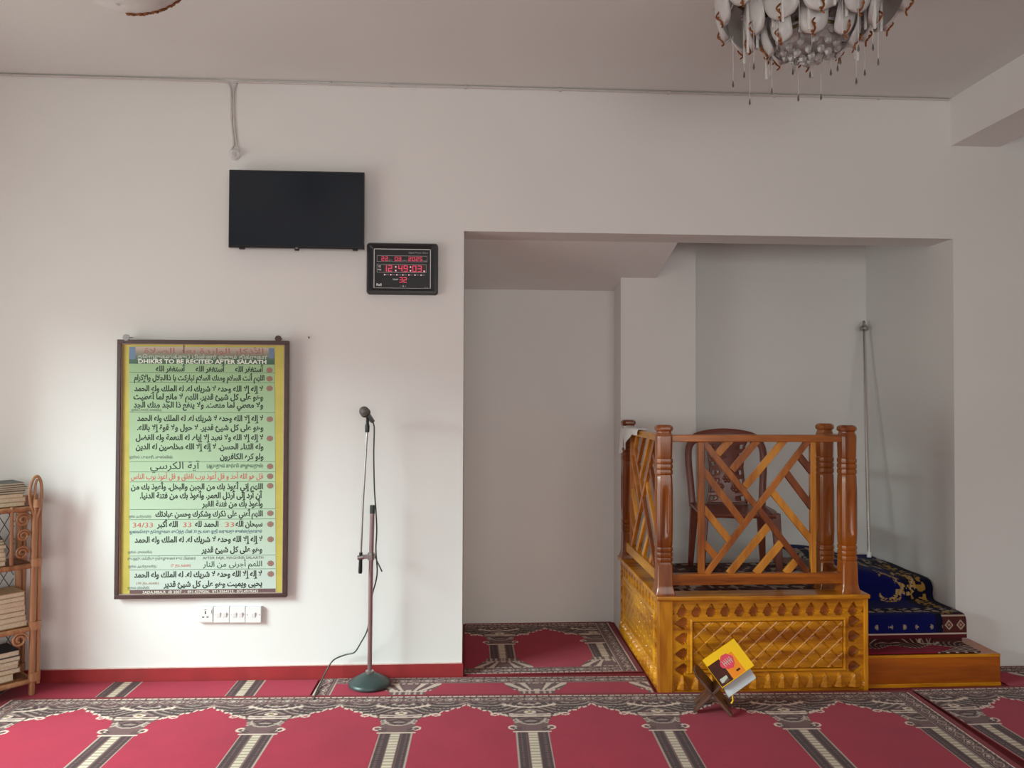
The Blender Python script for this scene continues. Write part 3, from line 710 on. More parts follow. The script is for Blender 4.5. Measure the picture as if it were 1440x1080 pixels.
# ------------------------------------------------------------------ microphone stand, microphone, lead
SX, SY = -.501, -.125; bz = .0075
t = thing('microphone_stand', 'chrome microphone stand with round dark green foot on the carpet', 'stand', (SX, SY, bz))
mb = MB(); mb.lathe([(.098, 0), (.108, .006), (.109, .016), (.100, .026), (.070, .042), (.040, .058), (.020, .066), (.016, .066)], (SX, SY, bz), 40); build('foot', mb, M['iron'], t, True, smooth=True, sharp=50)
mb = MB(); mb.lathe([(.022, .060), (.022, .074), (.014, .080)], (SX, SY, bz), 20); build('collar', mb, M['chrome'], t, True, smooth=True)
mb = MB(); mb.tube([(SX, SY, .08), (SX+.003, SY, .60), (SX+.009, SY, .935)], .0120, 14); mb.cur = 1; mb.tube([(SX+.0085, SY, .895), (SX+.009, SY, .938)], .0135, 14); build('pole', mb, [M['mauve_metal'], M['iron']], t, True, smooth=True)
mb = MB(); mb.tube([(-.546, SY-.03, .70), (-.538, SY-.03, .95), (-.519, SY-.02, 1.338)], .0058, 12); build('boom', mb, M['chrome'], t, True, smooth=True)
mb = MB(); mb.tube([(-.549, SY-.03, .592), (-.5485, SY-.03, .60), (-.546, SY-.03, .70)], [.0085, .0105, .0085], 12); build('boom_grip', mb, M['black'], t, True, smooth=True)
mb = MB(); mb.tube([(-.562, SY-.03, .672), (-.532, SY-.03, .676)], .0125, 12); mb.obox((-.520, SY-.018, .675), (.030, 0, .001), (0, .010, 0), (0, 0, .010)); mb.tube([(SX+.004, SY, .655), (SX+.004, SY, .692)], .0175, 16); mb.tube([(-.500, SY, .676), (-.476, SY, .676)], .009, 10); build('clamp', mb, M['chrome'], t, True, smooth=True)
mb = MB(); mb.tube([(-.478, SY, .672), (-.440, SY-.004, .594)], [.0030, .0040], 8); build('clamp_lever', mb, M['iron'], t, True, smooth=True)
mb = MB(); mb.tube([(-.5195, SY-.02, 1.318), (-.519, SY-.02, 1.350), (-.518, SY-.021, 1.365)], [.0115, .0125, .008], 12); mb.tube([(-.518, SY-.021, 1.36), (-.517, SY-.024, 1.395)], .0085, 10); build('microphone_clip', mb, M['black'], t, True, smooth=True)
t = thing('microphone', 'black handheld microphone with round grey mesh head held on the stand', 'microphone', (-.520, SY-.03, 1.40))
h0 = Vector((-.527, SY-.085, 1.428)); ax = Vector((.23, .86, -.42)).normalized()
mb = MB(); mb.ball(h0, .0255, 20, 14); build('mesh_head', mb, M['mic_mesh'], t, True, smooth=True)
mb = MB(); mb.tube([h0+ax*.010, h0+ax*.022, h0+ax*.026, h0+ax*.045, h0+ax*.125], [.026, .0265, .022, .0165, .0115], 18); build('handle', mb, M['black'], t, True, smooth=True)
tail = h0+ax*.125
P = [tail, tail+ax*.02+Vector((0, 0, -.012)), (-.489, SY+.03, 1.325), (-.489, SY+.014, 1.20), (-.484, SY+.012, 1.02), (-.476, SY+.020, .90), (-.472, SY+.024, .80), (-.476, SY+.026, .70), (-.468, SY+.022, .60), (-.474, SY+.022, .54), (-.492, SY+.022, .47), (-.505, SY+.024, .36), (-.520, SY+.03, .278), (-.555, SY+.05, .21), (-.590, SY+.07, .155), (-.640, SY+.085, .138), (-.700, SY+.07, .115), (-.735, SY+.05, .06), (-.752, SY+.01, .022), (-.757, SY-.05, .0135), (-.752, SY-.165, .0135), (-.748, SY-.20, .018)]
tag(build('microphone_lead', MB().tube(smooth_path(P, 5), .0038, 8), M['cable_grey'], smooth=True), 'thin dark lead looping down the microphone stand to the carpet', 'cable')

# ------------------------------------------------------------------ pulpit
BX0, BX1, BY0, BY1 = .972, 2.062, -.312, .725
t = thing('pulpit', 'golden carved wooden pulpit platform with lattice railings in the alcove', 'pulpit', (1.5, .2, 0)); pul = t
# plinth core
mb = MB(); mb.box((BX0+.03, BY0+.03, .0), (BX1-.006, BY1, .43)); build('platform', mb, M['teak_brown'], t, True)
# front frame boards
mb = MB()
mb.box((BX0, BY0, 0), (BX0+.072, BY0+.05, .475)); build('corner_stile', mb, M['teak_v'], t, True, bevel=.004)
mb = MB(); mb.box((BX1-.022, BY0, 0), (BX1, BY0+.05, .475)); build('corner_stile', mb, M['teak_v'], t, True, bevel=.003)
mb = MB(); mb.box((BX0-.014, BY0-.016, .475), (BX1+.004, BY0+.105, .498)); mb.box((BX0-.014, BY0+.105, .475), (BX0+.10, BY1-.01, .498))
build('cornice', mb, M['teak'], t, True, bevel=.006, seg=3)
def hw_spade(s):   # half width of a spade-shaped recess from its root (s=0) to its point (s=1)
    return np.where(s < .12, .007+.09*s, np.where(s < .40, .022-.010*np.abs(s-.28)/.14, .022*np.clip(1-(s-.32)/.68, 0, 1)**.85))
def carve(W, Ht, b, per, du):
    nu = int(W/du); nv = int(Ht/du)
    U, V = np.meshgrid(np.linspace(0, W, nu), np.linspace(0, Ht, nv)); Hh = np.zeros_like(U)
    def row(along, s, depth, off):
        q = np.abs(((along-off) % per)-per/2)
        return np.where((s > 0) & (s < 1) & (q < hw_spade(s)), depth, 0.)
    inn = (U > b) & (U < W-b) & (V > b) & (V < Ht-b)
    n_ = max(1, round((W-.03)/per)); pu = (W-.03)/n_
    q = np.abs(((U-.015) % pu)-pu/2)
    st = (V-(Ht-b+.012))/(b-.026); m = (st > 0) & (st < 1) & (q < hw_spade(st)*pu/.054); Hh[m] = -.024
    st = (V-.010)/(b-.020); m = (st > 0) & (st < 1) & (q < pu*.44*(1-st)**.8)
    Hh = np.where(m, .013*np.clip(1-q/(pu*.46*(1-np.clip(st, 0, 1))**.8+1e-6), 0, 1)+.004, Hh)
    Hh = np.where((V < b-.004) & (V > .006) & ~m & (U > .012) & (U < W-.012), -.006, Hh)
    nv_ = max(1, round((Ht-2*b+.04)/per)); pv = (Ht-2*b+.04)/nv_; q = np.abs(((V-b+.02) % pv)-pv/2); vin = (V > b-.02) & (V < Ht-b+.02)
    for e in (U, W-U):
        st = 1-(e-.012)/(b-.026); m = (st > 0) & (st < 1) & (q < hw_spade(st)*pv/.054) & vin; Hh[m] = -.024
    # inner field: bead frame and diamond lattice
    dx = np.minimum(np.minimum(U-b, W-b-U), np.minimum(V-b, Ht-b-V))
    bead = (dx > 0) & (dx < .013); Hh = np.where(bead, .007*np.sin(PI*np.clip(dx, 0, .013)/.013), Hh)
    fld = dx >= .013; p = .080
    a1 = ((U*.92+V) % p)/p; a2 = ((U*.92-V) % p)/p
    tri = lambda x: 1-np.abs(2*x-1)
    pl = np.minimum(np.clip(tri(a1)*5-.35, 0, 1), np.clip(tri(a2)*5-.35, 0, 1))
    Hh = np.where(fld, -.012+.006*np.clip(tri(a1)*7-.5, 0, 1)+.003*(1-a2), Hh)
    Hh = np.where(fld & (tri(a2) < .18), -.0032-.011*tri(a2), Hh)
    Hh = np.where((dx > .013) & (dx < .017), -.014, Hh)
    return U, V, Hh
cw = BX1-.022-(BX0+.072); chh = .455
U, V, Hh = carve(cw, chh, .092, .076, .0032)
mb = MB(); Pg = np.stack([BX0+.072+U, BY0+.010-Hh, .012+V], -1); mb.grid(Pg)
mb.box((BX0+.072, BY0+.038, 0), (BX1-.022, BY0+.05, .475)); mb.box((BX0+.072, BY0+.006, 0), (BX1-.022, BY0+.03, .012)); mb.box((BX0+.072, BY0+.006, .467), (BX1-.022, BY0+.03, .475))
build('carved_front', mb, M['teak'], t, True, smooth=True, sharp=28)
sw_ = BY1-(BY0+.05); U, V, Hh = carve(sw_, chh, .092, .076, .0042)
mb = MB(); Pg = np.stack([BX0+.010-Hh, BY0+.05+U, .012+V], -1); mb.grid(Pg, True)
mb.box((BX0+.038, BY0+.05, 0), (BX0+.05, BY1, .475)); mb.box((BX0+.006, BY0+.05, 0), (BX0+.03, BY1, .012)); mb.box((BX0+.006, BY0+.05, .467), (BX0+.03, BY1, .475))
build('carved_side', mb, M['teak_y'], t, True, smooth=True, sharp=28)
mb = MB().box((BX1-.03, BY0+.05, 0), (BX1, BY1-.02, .43)); build('side_board', mb, M['teak_brown'], t, True)
# posts
def post_ring(cx, cy, z, hw, ch=.30, g=0.):
    P = []
    for k in range(4):
        a = k*PI/2; c, s = math.cos(a), math.sin(a)
        L = [(hw, -hw*(1-ch)), (hw, -hw*.42), (hw-g*.7, -hw*.26), (hw-g, 0), (hw-g*.7, hw*.26), (hw, hw*.42), (hw, hw*(1-ch))]
        P += [(cx+c*x-s*y, cy+s*x+c*y, z) for x, y in L]
    return P
def make_post(cx, cy, z0, z1, m):
    R = []; A = lambda z, hw, ch=.30, g=0.: R.append(post_ring(cx, cy, z, hw, ch, g))
    s = (z1-z0)/.865; zz = lambda q: z0+q*s
    A(zz(0), .049, .08); A(zz(.010), .049, .08); A(zz(.030), .043, .10); A(zz(.05), .040, .12); A(zz(.150), .0385, .16)
    def rings(a, b, n):
        for i in range(n):
            c0 = a+(b-a)*i/n; w = (b-a)/n
            A(zz(c0+w*.02), .0365, .36); A(zz(c0+w*.15), .0400, .36); A(zz(c0+w*.50), .0410, .36); A(zz(c0+w*.88), .0400, .36); A(zz(c0+w*.97), .0365, .36)
    rings(.165, .245, 3)
    A(zz(.255), .0385, .30); A(zz(.285), .0395, .30); A(zz(.300), .0400, .30, .001); A(zz(.325), .0405, .30, .010); A(zz(.505), .0405, .30, .010); A(zz(.535), .040, .30, .001); A(zz(.56), .039, .30); A(zz(.60), .038, .30)
    rings(.610, .695, 3)
    A(zz(.705), .0375, .32); A(zz(.80), .039, .30); A(zz(.812), .0385, .32); A(zz(.825), .034, .4); A(zz(.832), .034, .4); A(zz(.838), .041, .42); A(zz(.848), .0425, .42); A(zz(.858), .040, .45); A(zz(.865), .031, .5)
    mb = MB().loft(R)
    return build('post', mb, m, pul, True, smooth=True, sharp=24)
zb, zt = .498, 1.363
PFL = (1.008, -.262); PFR = (1.976, -.262); PBR = (1.985, .005); PBL = (1.012, .628)
make_post(*PFL, zb, zt, M['teak_red']); make_post(*PFR, zb, zt, M['teak_red']); make_post(*PBL, zb, zt, M['teak_red'])
make_post(*PBR, .43, zt, M['teak_red'])
# rails and lattice
def railing(a, b, va, vb, mr, ml):
    """panel between posts at a and b (x, y); va, vb: fractions where the two uprights stand"""
    A_ = Vector((a[0], a[1], 0)); B_ = Vector((b[0], b[1], 0)); d = (B_-A_); L = d.length; d.normalize(); nrm = Vector((d.y, -d.x, 0))
    pt = lambda s, z, o=0.: A_+d*s+nrm*o+Vector((0, 0, z))
    def beam(s0, s1, z0, z1, th, name, m):
        mb = MB().obox(pt((s0+s1)/2, (z0+z1)/2), d*((s1-s0)/2), nrm*th/2, Vector((0, 0, (z1-z0)/2))); build(name, mb, m, pul, True, bevel=.004)
    beam(.030, L-.030, 1.276, 1.312, .045, 'top_rail', mr); beam(.034, L-.034, .543, .600, .040, 'bottom_rail', mr)
    s0, s1 = va*L, vb*L
    beam(s0-.0165, s0+.0165, .598, 1.278, .026, 'upright', M['teak_slat_mid']); beam(s1-.0150, s1+.0150, .598, 1.278, .026, 'upright', M['teak_slat'])
    Wd = s1-s0
    def slat(u0, v0, u1, v1, m, w=.0165, o=0.):
        z = lambda v: 1.280-v*(1.280-.598)
        p = pt(s0+u0*Wd, z(v0), o); q = pt(s0+u1*Wd, z(v1), o); c = (p+q)/2; e = (q-p)/2; el = e.normalized(); sd = el.cross(nrm)
        mb = MB().obox(c, e, sd*w, nrm*.010); build('lattice_slat', mb, m, pul, True, bevel=.002)
    X = lambda x: (x-78)/747.; Yv = lambda y: (y-105)/905.
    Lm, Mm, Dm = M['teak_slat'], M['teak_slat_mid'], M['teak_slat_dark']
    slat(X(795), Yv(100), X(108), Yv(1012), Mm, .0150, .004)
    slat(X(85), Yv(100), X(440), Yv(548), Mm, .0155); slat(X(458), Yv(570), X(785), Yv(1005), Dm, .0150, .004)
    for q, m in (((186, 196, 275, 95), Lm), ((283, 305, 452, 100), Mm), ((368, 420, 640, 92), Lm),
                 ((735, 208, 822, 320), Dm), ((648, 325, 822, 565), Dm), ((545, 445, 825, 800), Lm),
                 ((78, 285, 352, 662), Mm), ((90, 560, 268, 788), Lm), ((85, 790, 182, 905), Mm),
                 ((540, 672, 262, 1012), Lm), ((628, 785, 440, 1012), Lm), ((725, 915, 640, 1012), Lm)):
        slat(X(q[0]), Yv(q[1]), X(q[2]), Yv(q[3]), m, .0175)
railing(PFL, PFR, .202, .810, M['teak_brown'], None)
railing(PBL, PFL, .14, .86, M['teak_y'], None)
mb = MB().obox(((PFR[0]+PBR[0])/2, (PFR[1]+PBR[1])/2, 1.292), (.020, 0, 0), ((PBR[0]-PFR[0])/2, (PBR[1]-PFR[1])/2-.03, 0), (0, 0, .018)); build('top_rail', mb, M['teak_red'], pul, True, bevel=.004)
mb = MB().obox(((PFR[0]+PBR[0])/2, (PFR[1]+PBR[1])/2, .572), (.018, 0, 0), (0, .10, 0), (0, 0, .026)); build('bottom_rail', mb, M['teak_brown'], pul, True, bevel=.004)

# staircase beside the platform
t = thing('pulpit_staircase', 'orange wooden steps rising beside the carved pulpit', 'stairs', (2.4, .2, 0))
SX0 = BX1+.006
def board_box(name, a, b):
    return build(name, MB().box(a, b), M['step_wood'], t, True, bevel=.003)
mb = MB(); mb.box((SX0, -.270, .020), (2.795, -.012, .166)); mb.cur = 1; mb.box((SX0, -.276, .0), (2.795, -.012, .020)); mb.box((SX0, -.272, .152), (2.795, -.26, .167))
build('lower_step', mb, [M['step_wood'], M['teak']], t, True, bevel=.002)
board_box('middle_step', (SX0, -.012, .0), (2.722, .20, .315)); board_box('middle_step', (SX0, -.100, .168), (2.685, -.013, .315)); board_box('landing', (SX0, .205, .0), (2.722, .94, .425))

# rugs over the steps
def draped(name, label, prof, x0, x1, colfn, shift=None, nx=170, th=.006, sub=26, mat='weave_dark'):
    P = [Vector((0, a, b)) for a, b in prof]; path = smooth_path(P, sub)
    ys = np.array([p.y for p in path]); zs = np.array([p.z for p in path])
    s = np.concatenate([[0], np.cumsum(np.hypot(np.diff(ys), np.diff(zs)))])
    xs = np.linspace(x0, x1, nx)
    Xg, Sg = np.meshgrid(xs, s); Yg = np.repeat(ys[:, None], nx, 1); Zg = np.repeat(zs[:, None], nx, 1)
    if shift is not None: Yg, Zg = shift(Xg, Yg, Zg, Sg)
    G = np.stack([Xg, Yg, Zg], -1); mb = MB(); mb.grid(G)
    ob = build(name, mb, M[mat], smooth=True, sharp=80)
    colour_mesh(ob, colfn(Xg, Sg, s[-1]).reshape(-1, 3))
    md = ob.modifiers.new('pile', 'SOLIDIFY'); md.thickness = th; md.offset = -1
    return tag(ob, label, 'rug')
NAV = np.array(lin(10, 17, 84)[:3]); NAVD = np.array(lin(10, 13, 42)[:3]); GOLD = np.array(lin(176, 136, 60)[:3]); BEI = np.array(lin(176, 158, 140)[:3]); BRN = np.array(lin(74, 34, 32)[:3])
_ng = np.random.RandomState(5).rand(64, 64)
def vnoise(x, y):
    xi = np.floor(x).astype(int); yi = np.floor(y).astype(int); fx = x-xi; fy = y-yi; fx = fx*fx*(3-2*fx); fy = fy*fy*(3-2*fy)
    g = lambda a, b: _ng[a % 64, b % 64]
    return (g(xi, yi)*(1-fx)+g(xi+1, yi)*fx)*(1-fy)+(g(xi, yi+1)*(1-fx)+g(xi+1, yi+1)*fx)*fy
def blue_rug(X, S, L):
    col = np.empty(X.shape+(3,)); col[:] = NAV
    def put(m, c): col[m] = c
    d = L-S                                        # distance from the hem at the front
    rim = np.minimum(X-2.075, 99); xr = 2.712-X
    wob = np.sin(X*90+2*np.sin(S*60)); w2 = 2.4*(vnoise(X*62, S*62)-.5)
    # dark patterned border along the far edge and the right side
    bd = (S > .12) & (S < .50); put(bd, NAVD*1.2)
    put(bd & (np.abs(np.sin(X*34+S*8)) > .75) & (w2 > -.2), BEI*.8)
    put(bd & (np.abs(S-.17) < .007), BEI*.7); put(bd & (np.abs(S-.46) < .006), BEI*.7)
    rb = (xr < .17) & (S > .3); put(rb, NAVD); put(rb & (np.abs(xr-.09) < .045) & (w2 > .1), GOLD*.75)
    # gold scrolls on the slope
    for cx, cs, rx, rs in ((2.56, .66, .060, .105), (2.44, .73, .085, .10)):
        r = np.hypot((X-cx)/rx, (S-cs)/rs); m = (r > .60) & (r < 1.1) & (X > cx-.6*rx) & (vnoise(X*95+7, S*95) > .42)
        put(m, GOLD); put(m & (np.sin(X*240+S*150) > .55), BEI)
    # beige dotted edge of the middle tread
    e = (d > .165) & (d < .235); put(e, NAVD); put(e & (np.sin(X*2*PI/.075+1.5*np.sin(S*140)) > .35) & (w2 > -.5), BEI*.75); put((np.abs(d-.166) < .007) & (np.sin(X*120) > -.6), BEI*.85)
    # flower dots on the riser and the white hem line
    r = np.hypot((((X-2.10) % .075)-.0375), (d-.062)); put((r < .014) & (np.sin(X*200) > -.3), BEI*.6); put((r < .005), BEI)
    e = (d < .125) & (xr < .135); put(e, BRN*1.2); q = np.abs(((xr) % .066)-.033)/.024+np.abs(d-.070)/.028
    put(e & (q < 1) & (q > .66), BEI); put(e & (q < .35), np.array(lin(200, 140, 130)[:3])*.8); put(e & (np.abs(d-.116) < .005), BEI)
    put(d < .026, np.array(lin(84, 26, 34)[:3])); put((np.abs(d-.024) < .0045), WHT*.85)
    return col
HL = .431                                             # top of the landing
def blue_shift(X, Y, Z, S):
    k = np.clip((X-2.20)/.42, 0, 1); k = k*k*(3-2*k)
    up = np.clip((Z-.36)/.08, 0, 1)
    Z = Z+up*(.072*(1-k))+up*.004*np.sin(X*23)*np.sin(Y*18)
    Y = Y-up*.02*np.sin(X*14)*(Y < .25)
    return Y, Z
draped('stair_rug', 'navy blue patterned rug over the landing and upper steps', [(.90, HL+.010), (.60, HL+.012), (.40, HL+.012), (.28, HL+.010), (.215, HL+.002), (.188, .405), (.186, .36), (.172, .332), (.13, .326), (.02, .326), (-.085, .325), (-.104, .318), (-.114, .300), (-.117, .25), (-.118, .205)], SX0+.008, 2.712, blue_rug, blue_shift)
def red_rug(X, S, L):
    u = X-2.06; v = L-S
    c = np.empty(X.shape+(3,)); c[:] = RED*.62
    def put(m, k): c[m] = k
    d = L-S                                            # 0 at the front of the lower step
    a = np.abs(((X-2.06) % .44)-.22)
    edge = .055+.055*np.cos(a/.22*PI)**2*.8+.02
    band = d > edge; put(band, BRN*1.1)
    sw = np.sin(np.hypot(a-.05, d-.10)*2*PI/.030+2*a*20)
    put(band & (sw < -.3), BRN*.55); put(band & (sw > .88), BEI*.75)
    put((np.abs(d-edge) < .0055) & (np.sin(X*2*PI/.022) > -.3), BEI)
    r = np.hypot(a-.20, (d-.165)*1.0); put((r < .038) & (r > .024) & (X < 9), BEI*.9)
    rb = (2.69-X < .16); put(rb & (d > .16), BRN); 
    q = np.hypot((2.69-X)-.05, d-.235); put((q < .030) & (q > .020), BEI); put(q < .008, BEI)
    q = np.hypot((2.69-X)-.125, d-.235); put((q < .02), np.array(lin(190, 130, 120)[:3])*.7)
    put(rb & (np.abs(d-.275) < .006), BEI)
    rr = np.clip((X-2.46)/.2, 0, 1)*.10; m = (d < rr) ; put(m, BRN); put(m & (np.sin((X*1.2+d*2)*2*PI/.06) > .5), BEI)
    return c
draped('step_rug', 'dark red patterned rug on the lowest wooden step', [(-.1055, .262), (-.1065, .245), (-.1085, .215), (-.112, .180), (-.128, .1735), (-.16, .1725), (-.22, .1725), (-.268, .1725)], SX0+.010, 2.690, red_rug)
# rug on the pulpit floor
def floor_rug(X, S, L):
    c = np.empty(X.shape+(3,)); c[:] = BRN*1.3
    sw = 2.6*(vnoise(X*38, S*24)-.5); c[sw > .5] = BEI*.7; c[sw < -.55] = BRN*.5
    d = L-S; m = d < .10; c[m] = np.array(lin(92, 20, 30)[:3]); c[(d < .028) & (np.sin(X*2*PI/.012) > -.2)] = WHT*.8
    return c
draped('pulpit_rug', 'brown patterned rug with white fringe on the pulpit floor', [(.70, .438), (.4, .439), (.1, .438), (-.17, .438)], 1.10, 2.040, floor_rug, None, 220, .005, 60)

# ------------------------------------------------------------------ brown plastic chair
t = thing('plastic_chair', 'brown plastic chair behind the lattice railing on the pulpit', 'chair', (1.590, .36, .446), math.radians(-9))
SH = .405
mb = MB(); n = 9                                     # seat shell
xs = np.linspace(-1, 1, 17); ys = np.linspace(-1, 1, 13); Xq, Yq = np.meshgrid(xs, ys)
hwid = .222-.014*(Yq+1)/2
G = np.stack([Xq*hwid*(1-.05*np.abs(Yq)**6), Yq*.195*(1-.05*np.abs(Xq)**6), SH-.016*(1-Xq**2)*(1-.3*Yq)-.020*np.clip(-Yq-.75, 0, 1)*1.2], -1)
mb.grid(G); o = build('seat', mb, M['chair_plastic'], t, smooth=True, sharp=70)
md = o.modifiers.new('thickness', 'SOLIDIFY'); md.thickness = .014; md.offset = -1
mb = MB()
mb.tube([(-.214, -.19, SH-.018), (-.216, .20, SH-.016)], .011, 8); mb.tube([(.214, -.19, SH-.018), (.216, .20, SH-.016)], .011, 8); mb.tube([(-.20, -.212, SH-.024), (.20, -.212, SH-.024)], .011, 8); mb.tube([(-.20, .212, SH-.02), (.20, .212, SH-.02)], .011, 8)
build('seat_rim', mb, M['chair_plastic'], t, smooth=True)
for sx in (-1, 1):
    for sy in (-1, 1):
        top = Vector((sx*.200, sy*.195, SH-.005)); bot = Vector((sx*.222, sy*.225, 0))
        R = []
        for k in range(7):
            q = k/6; c = top.lerp(bot, q); w = .026-.010*q; e = .020-.006*q
            R.append([c+Vector((a*w, b*e, 0)) for a, b in ((-1,-1),(1,-1),(1,1),(-1,1))])
        build('leg', MB().loft(R), M['chair_plastic'], t, bevel=.005, smooth=True)
by = lambda z: .205+(z-SH)*.16
hoop = [(-.212, by(SH-.03), SH-.03), (-.222, by(SH+.12), SH+.12), (-.232, by(SH+.26), SH+.26), (-.222, by(SH+.35), SH+.35), (-.165, by(SH+.402)+.01, SH+.402), (0, by(SH+.422)+.018, SH+.422), (.165, by(SH+.402)+.01, SH+.402), (.222, by(SH+.35), SH+.35), (.232, by(SH+.26), SH+.26), (.222, by(SH+.12), SH+.12), (.212, by(SH-.03), SH-.03)]
R = []; hp = smooth_path(hoop, 6)
for i, p in enumerate(hp):
    tn = (hp[min(i+1, len(hp)-1)]-hp[max(i-1, 0)]).normalized(); nn = Vector((0, 1, -.15)).normalized(); sd = tn.cross(nn).normalized()
    w = .021+.014*max(0, (p.z-SH-.35)/.07)
    R.append([p+sd*a*w+nn*b*.010 for a, b in ((-1,-.6),(-.6,-1),(.6,-1),(1,-.6),(1,.6),(.6,1),(-.6,1),(-1,.6))])
build('back_frame', MB().loft(R), M['chair_plastic'], t, smooth=True, sharp=50)
mb = MB()                                            # splat with slots down both sides
def sp_w(z): return np.interp(z, [0, .08, .22, .35, .402], [.125, .112, .104, .122, .150])
rows = np.linspace(-.005, .402, 47)
cols_ = np.array([-1, -.86, -.70, -.35, 0, .35, .70, .86, 1])
V_ = []; F_ = []
for r_, z in enumerate(rows):
    for c_ in cols_:
        w = sp_w(z); V_.append((c_*w, by(SH+z)-.006-.018*(1-c_*c_)*math.sin(PI*min(1, max(0, z/.45)))-.004, SH+z))
nc = len(cols_)
for r_ in range(len(rows)-1):
    for c_ in range(nc-1):
        if c_ in (1, 6) and (r_ % 6) in (2, 3, 4): continue
        F_.append((r_*nc+c_, r_*nc+c_+1, (r_+1)*nc+c_+1, (r_+1)*nc+c_))
mb.add(V_, F_); o = build('back_splat', mb, M['chair_plastic'], t, smooth=True, sharp=60)
md = o.modifiers.new('thickness', 'SOLIDIFY'); md.thickness = .007; md.offset = 0
for cx, cz, r in ((.0, .15, .030), (.045, .09, .024), (-.04, .10, .022), (.02, .21, .020), (-.02, .28, .020)):   # moulded flowers in relief
    mb = MB(); mb.ball((cx, by(SH+cz)-.030, SH+cz), r*.5, 8, 6, (1, .3, 1))
    for k in range(6):
        a = 2*PI*k/6; mb.ball((cx+r*.62*math.cos(a), by(SH+cz)-.030, SH+cz+r*.62*math.sin(a)), r*.40, 8, 6, (1, .25, 1))
    build('flower_relief', mb, M['chair_plastic'], t, smooth=True)

# ------------------------------------------------------------------ steel staff in the corner
a, b = Vector((2.505, .505, .515)), Vector((2.672, .868, 1.955)); d = (b-a)
t = thing('steel_staff', 'tall polished steel staff leaning in the alcove corner beside the steps', 'staff', tuple(a))
build('shaft', MB().tube([a, a+d*.5, b], .0115, 16), M['steel'], t, True, smooth=True)
e = d.normalized(); mb = MB(); mb.tube([b, b+e*.008, b+e*.012, b+e*.022, b+e*.032, b+e*.046, b+e*.054], [.0115, .018, .026, .029, .026, .014, .008], 20); mb.tube([b+e*.052, b+e*.060, b+e*.072, b+e*.080], [.007, .010, .009, .003], 14)
build('finial', mb, M['chrome'], t, True, smooth=True)
build('foot_tip', MB().tube([a-e*.004, a+e*.03], .0135, 14), M['white_plastic'], t, True, smooth=True)

# ------------------------------------------------------------------ white cloth over the rail corner
mb = MB(); nu, nv = 22, 26
G = np.zeros((nv, nu, 3))
for i in range(nv):
    q = i/(nv-1)                                       # 0 at the pulpit side of the rail .. 1 hanging outside
    for j in range(nu):
        p = j/(nu-1); Yp = .20+.48*p
        hang = .020+.155*max(0, (p-.30)/.70)**1.1
        s = q*(.075+hang)
        if s < .055: x = 1.012+.028-s; z = 1.322+.006*math.sin(p*9)+(.02 if p > .9 else 0)*0
        else: x = .980-.010*math.sin(min(1, (s-.055)/.03)*PI/2)-.012*math.sin(p*14)*(s-.055)/.15; z = 1.320-max(0, s-.060)
        if abs(Yp-.628) < .06 and s < .055: x = min(x, .964); z = max(z, 1.318)
        G[i, j] = (x, Yp, z)
mb.grid(G); o = build('white_cloth', mb, M['cloth'], smooth=True, sharp=90)
md = o.modifiers.new('thickness', 'SOLIDIFY'); md.thickness = .003; md.offset = 1
tag(o, 'white cloth draped over the far corner of the pulpit railing', 'cloth')

# ------------------------------------------------------------------ book stand and books
st = thing('book_stand', 'dark folding wooden book stand on the carpet before the pulpit', 'book stand', (1.175, -.535, .0135), math.radians(-18))
def stand_board(sgn, w0):
    ang = math.radians(47); dx = math.cos(ang)*sgn; dz = math.sin(ang); Lb = .125; Lt = .11; hz = .098
    nrm = Vector((-dz*sgn, 0, abs(dx))); mb = MB()
    f = lambda s, y, w: Vector((dx*s, y, hz+dz*s))+nrm*w
    hw = .075
    poly = [(-Lb, -hw), (-Lb, -hw+.040), (-Lb*.62, -hw+.052), (-Lb*.50, 0), (-Lb*.62, hw-.052), (-Lb, hw-.040), (-Lb, hw), (Lt, hw), (Lt+.012, hw*.4), (Lt+.018, 0), (Lt+.012, -hw*.4), (Lt, -hw)]
    mb.prism(poly, lambda u, v, w: f(u, v, w-.006), .012)
    return build('board', mb, M['rehal'], st, bevel=.002)
stand_board(1, 0); stand_board(-1, 0)
def make_book(name, label, c, e1, e2, th, mats, group=None, deco=None):
    c = Vector(c); e1 = Vector(e1); e2 = Vector(e2); n_ = e1.cross(e2).normalized()
    t = thing(name, label, 'book', tuple(c), 0, group)
    mb = MB(); mb.obox(n_*th*.5, e1*.5, e2*.5, n_*.0012); mb.obox(-n_*th*.5, e1*.5, e2*.5, n_*.0012); mb.obox(-e1*.497, e1*.003, e2*.5, n_*th*.5)
    if deco: deco(mb, e1, e2, n_, th)
    build('cover', mb, mats, t, bevel=0)
    mb = MB(); mb.obox(e1*.002, e1*.485, e2*.485, n_*(th*.5-.001)); build('page_block', mb, M['pages_grey' if name == 'grey_book' else 'pages'], t)
    return t
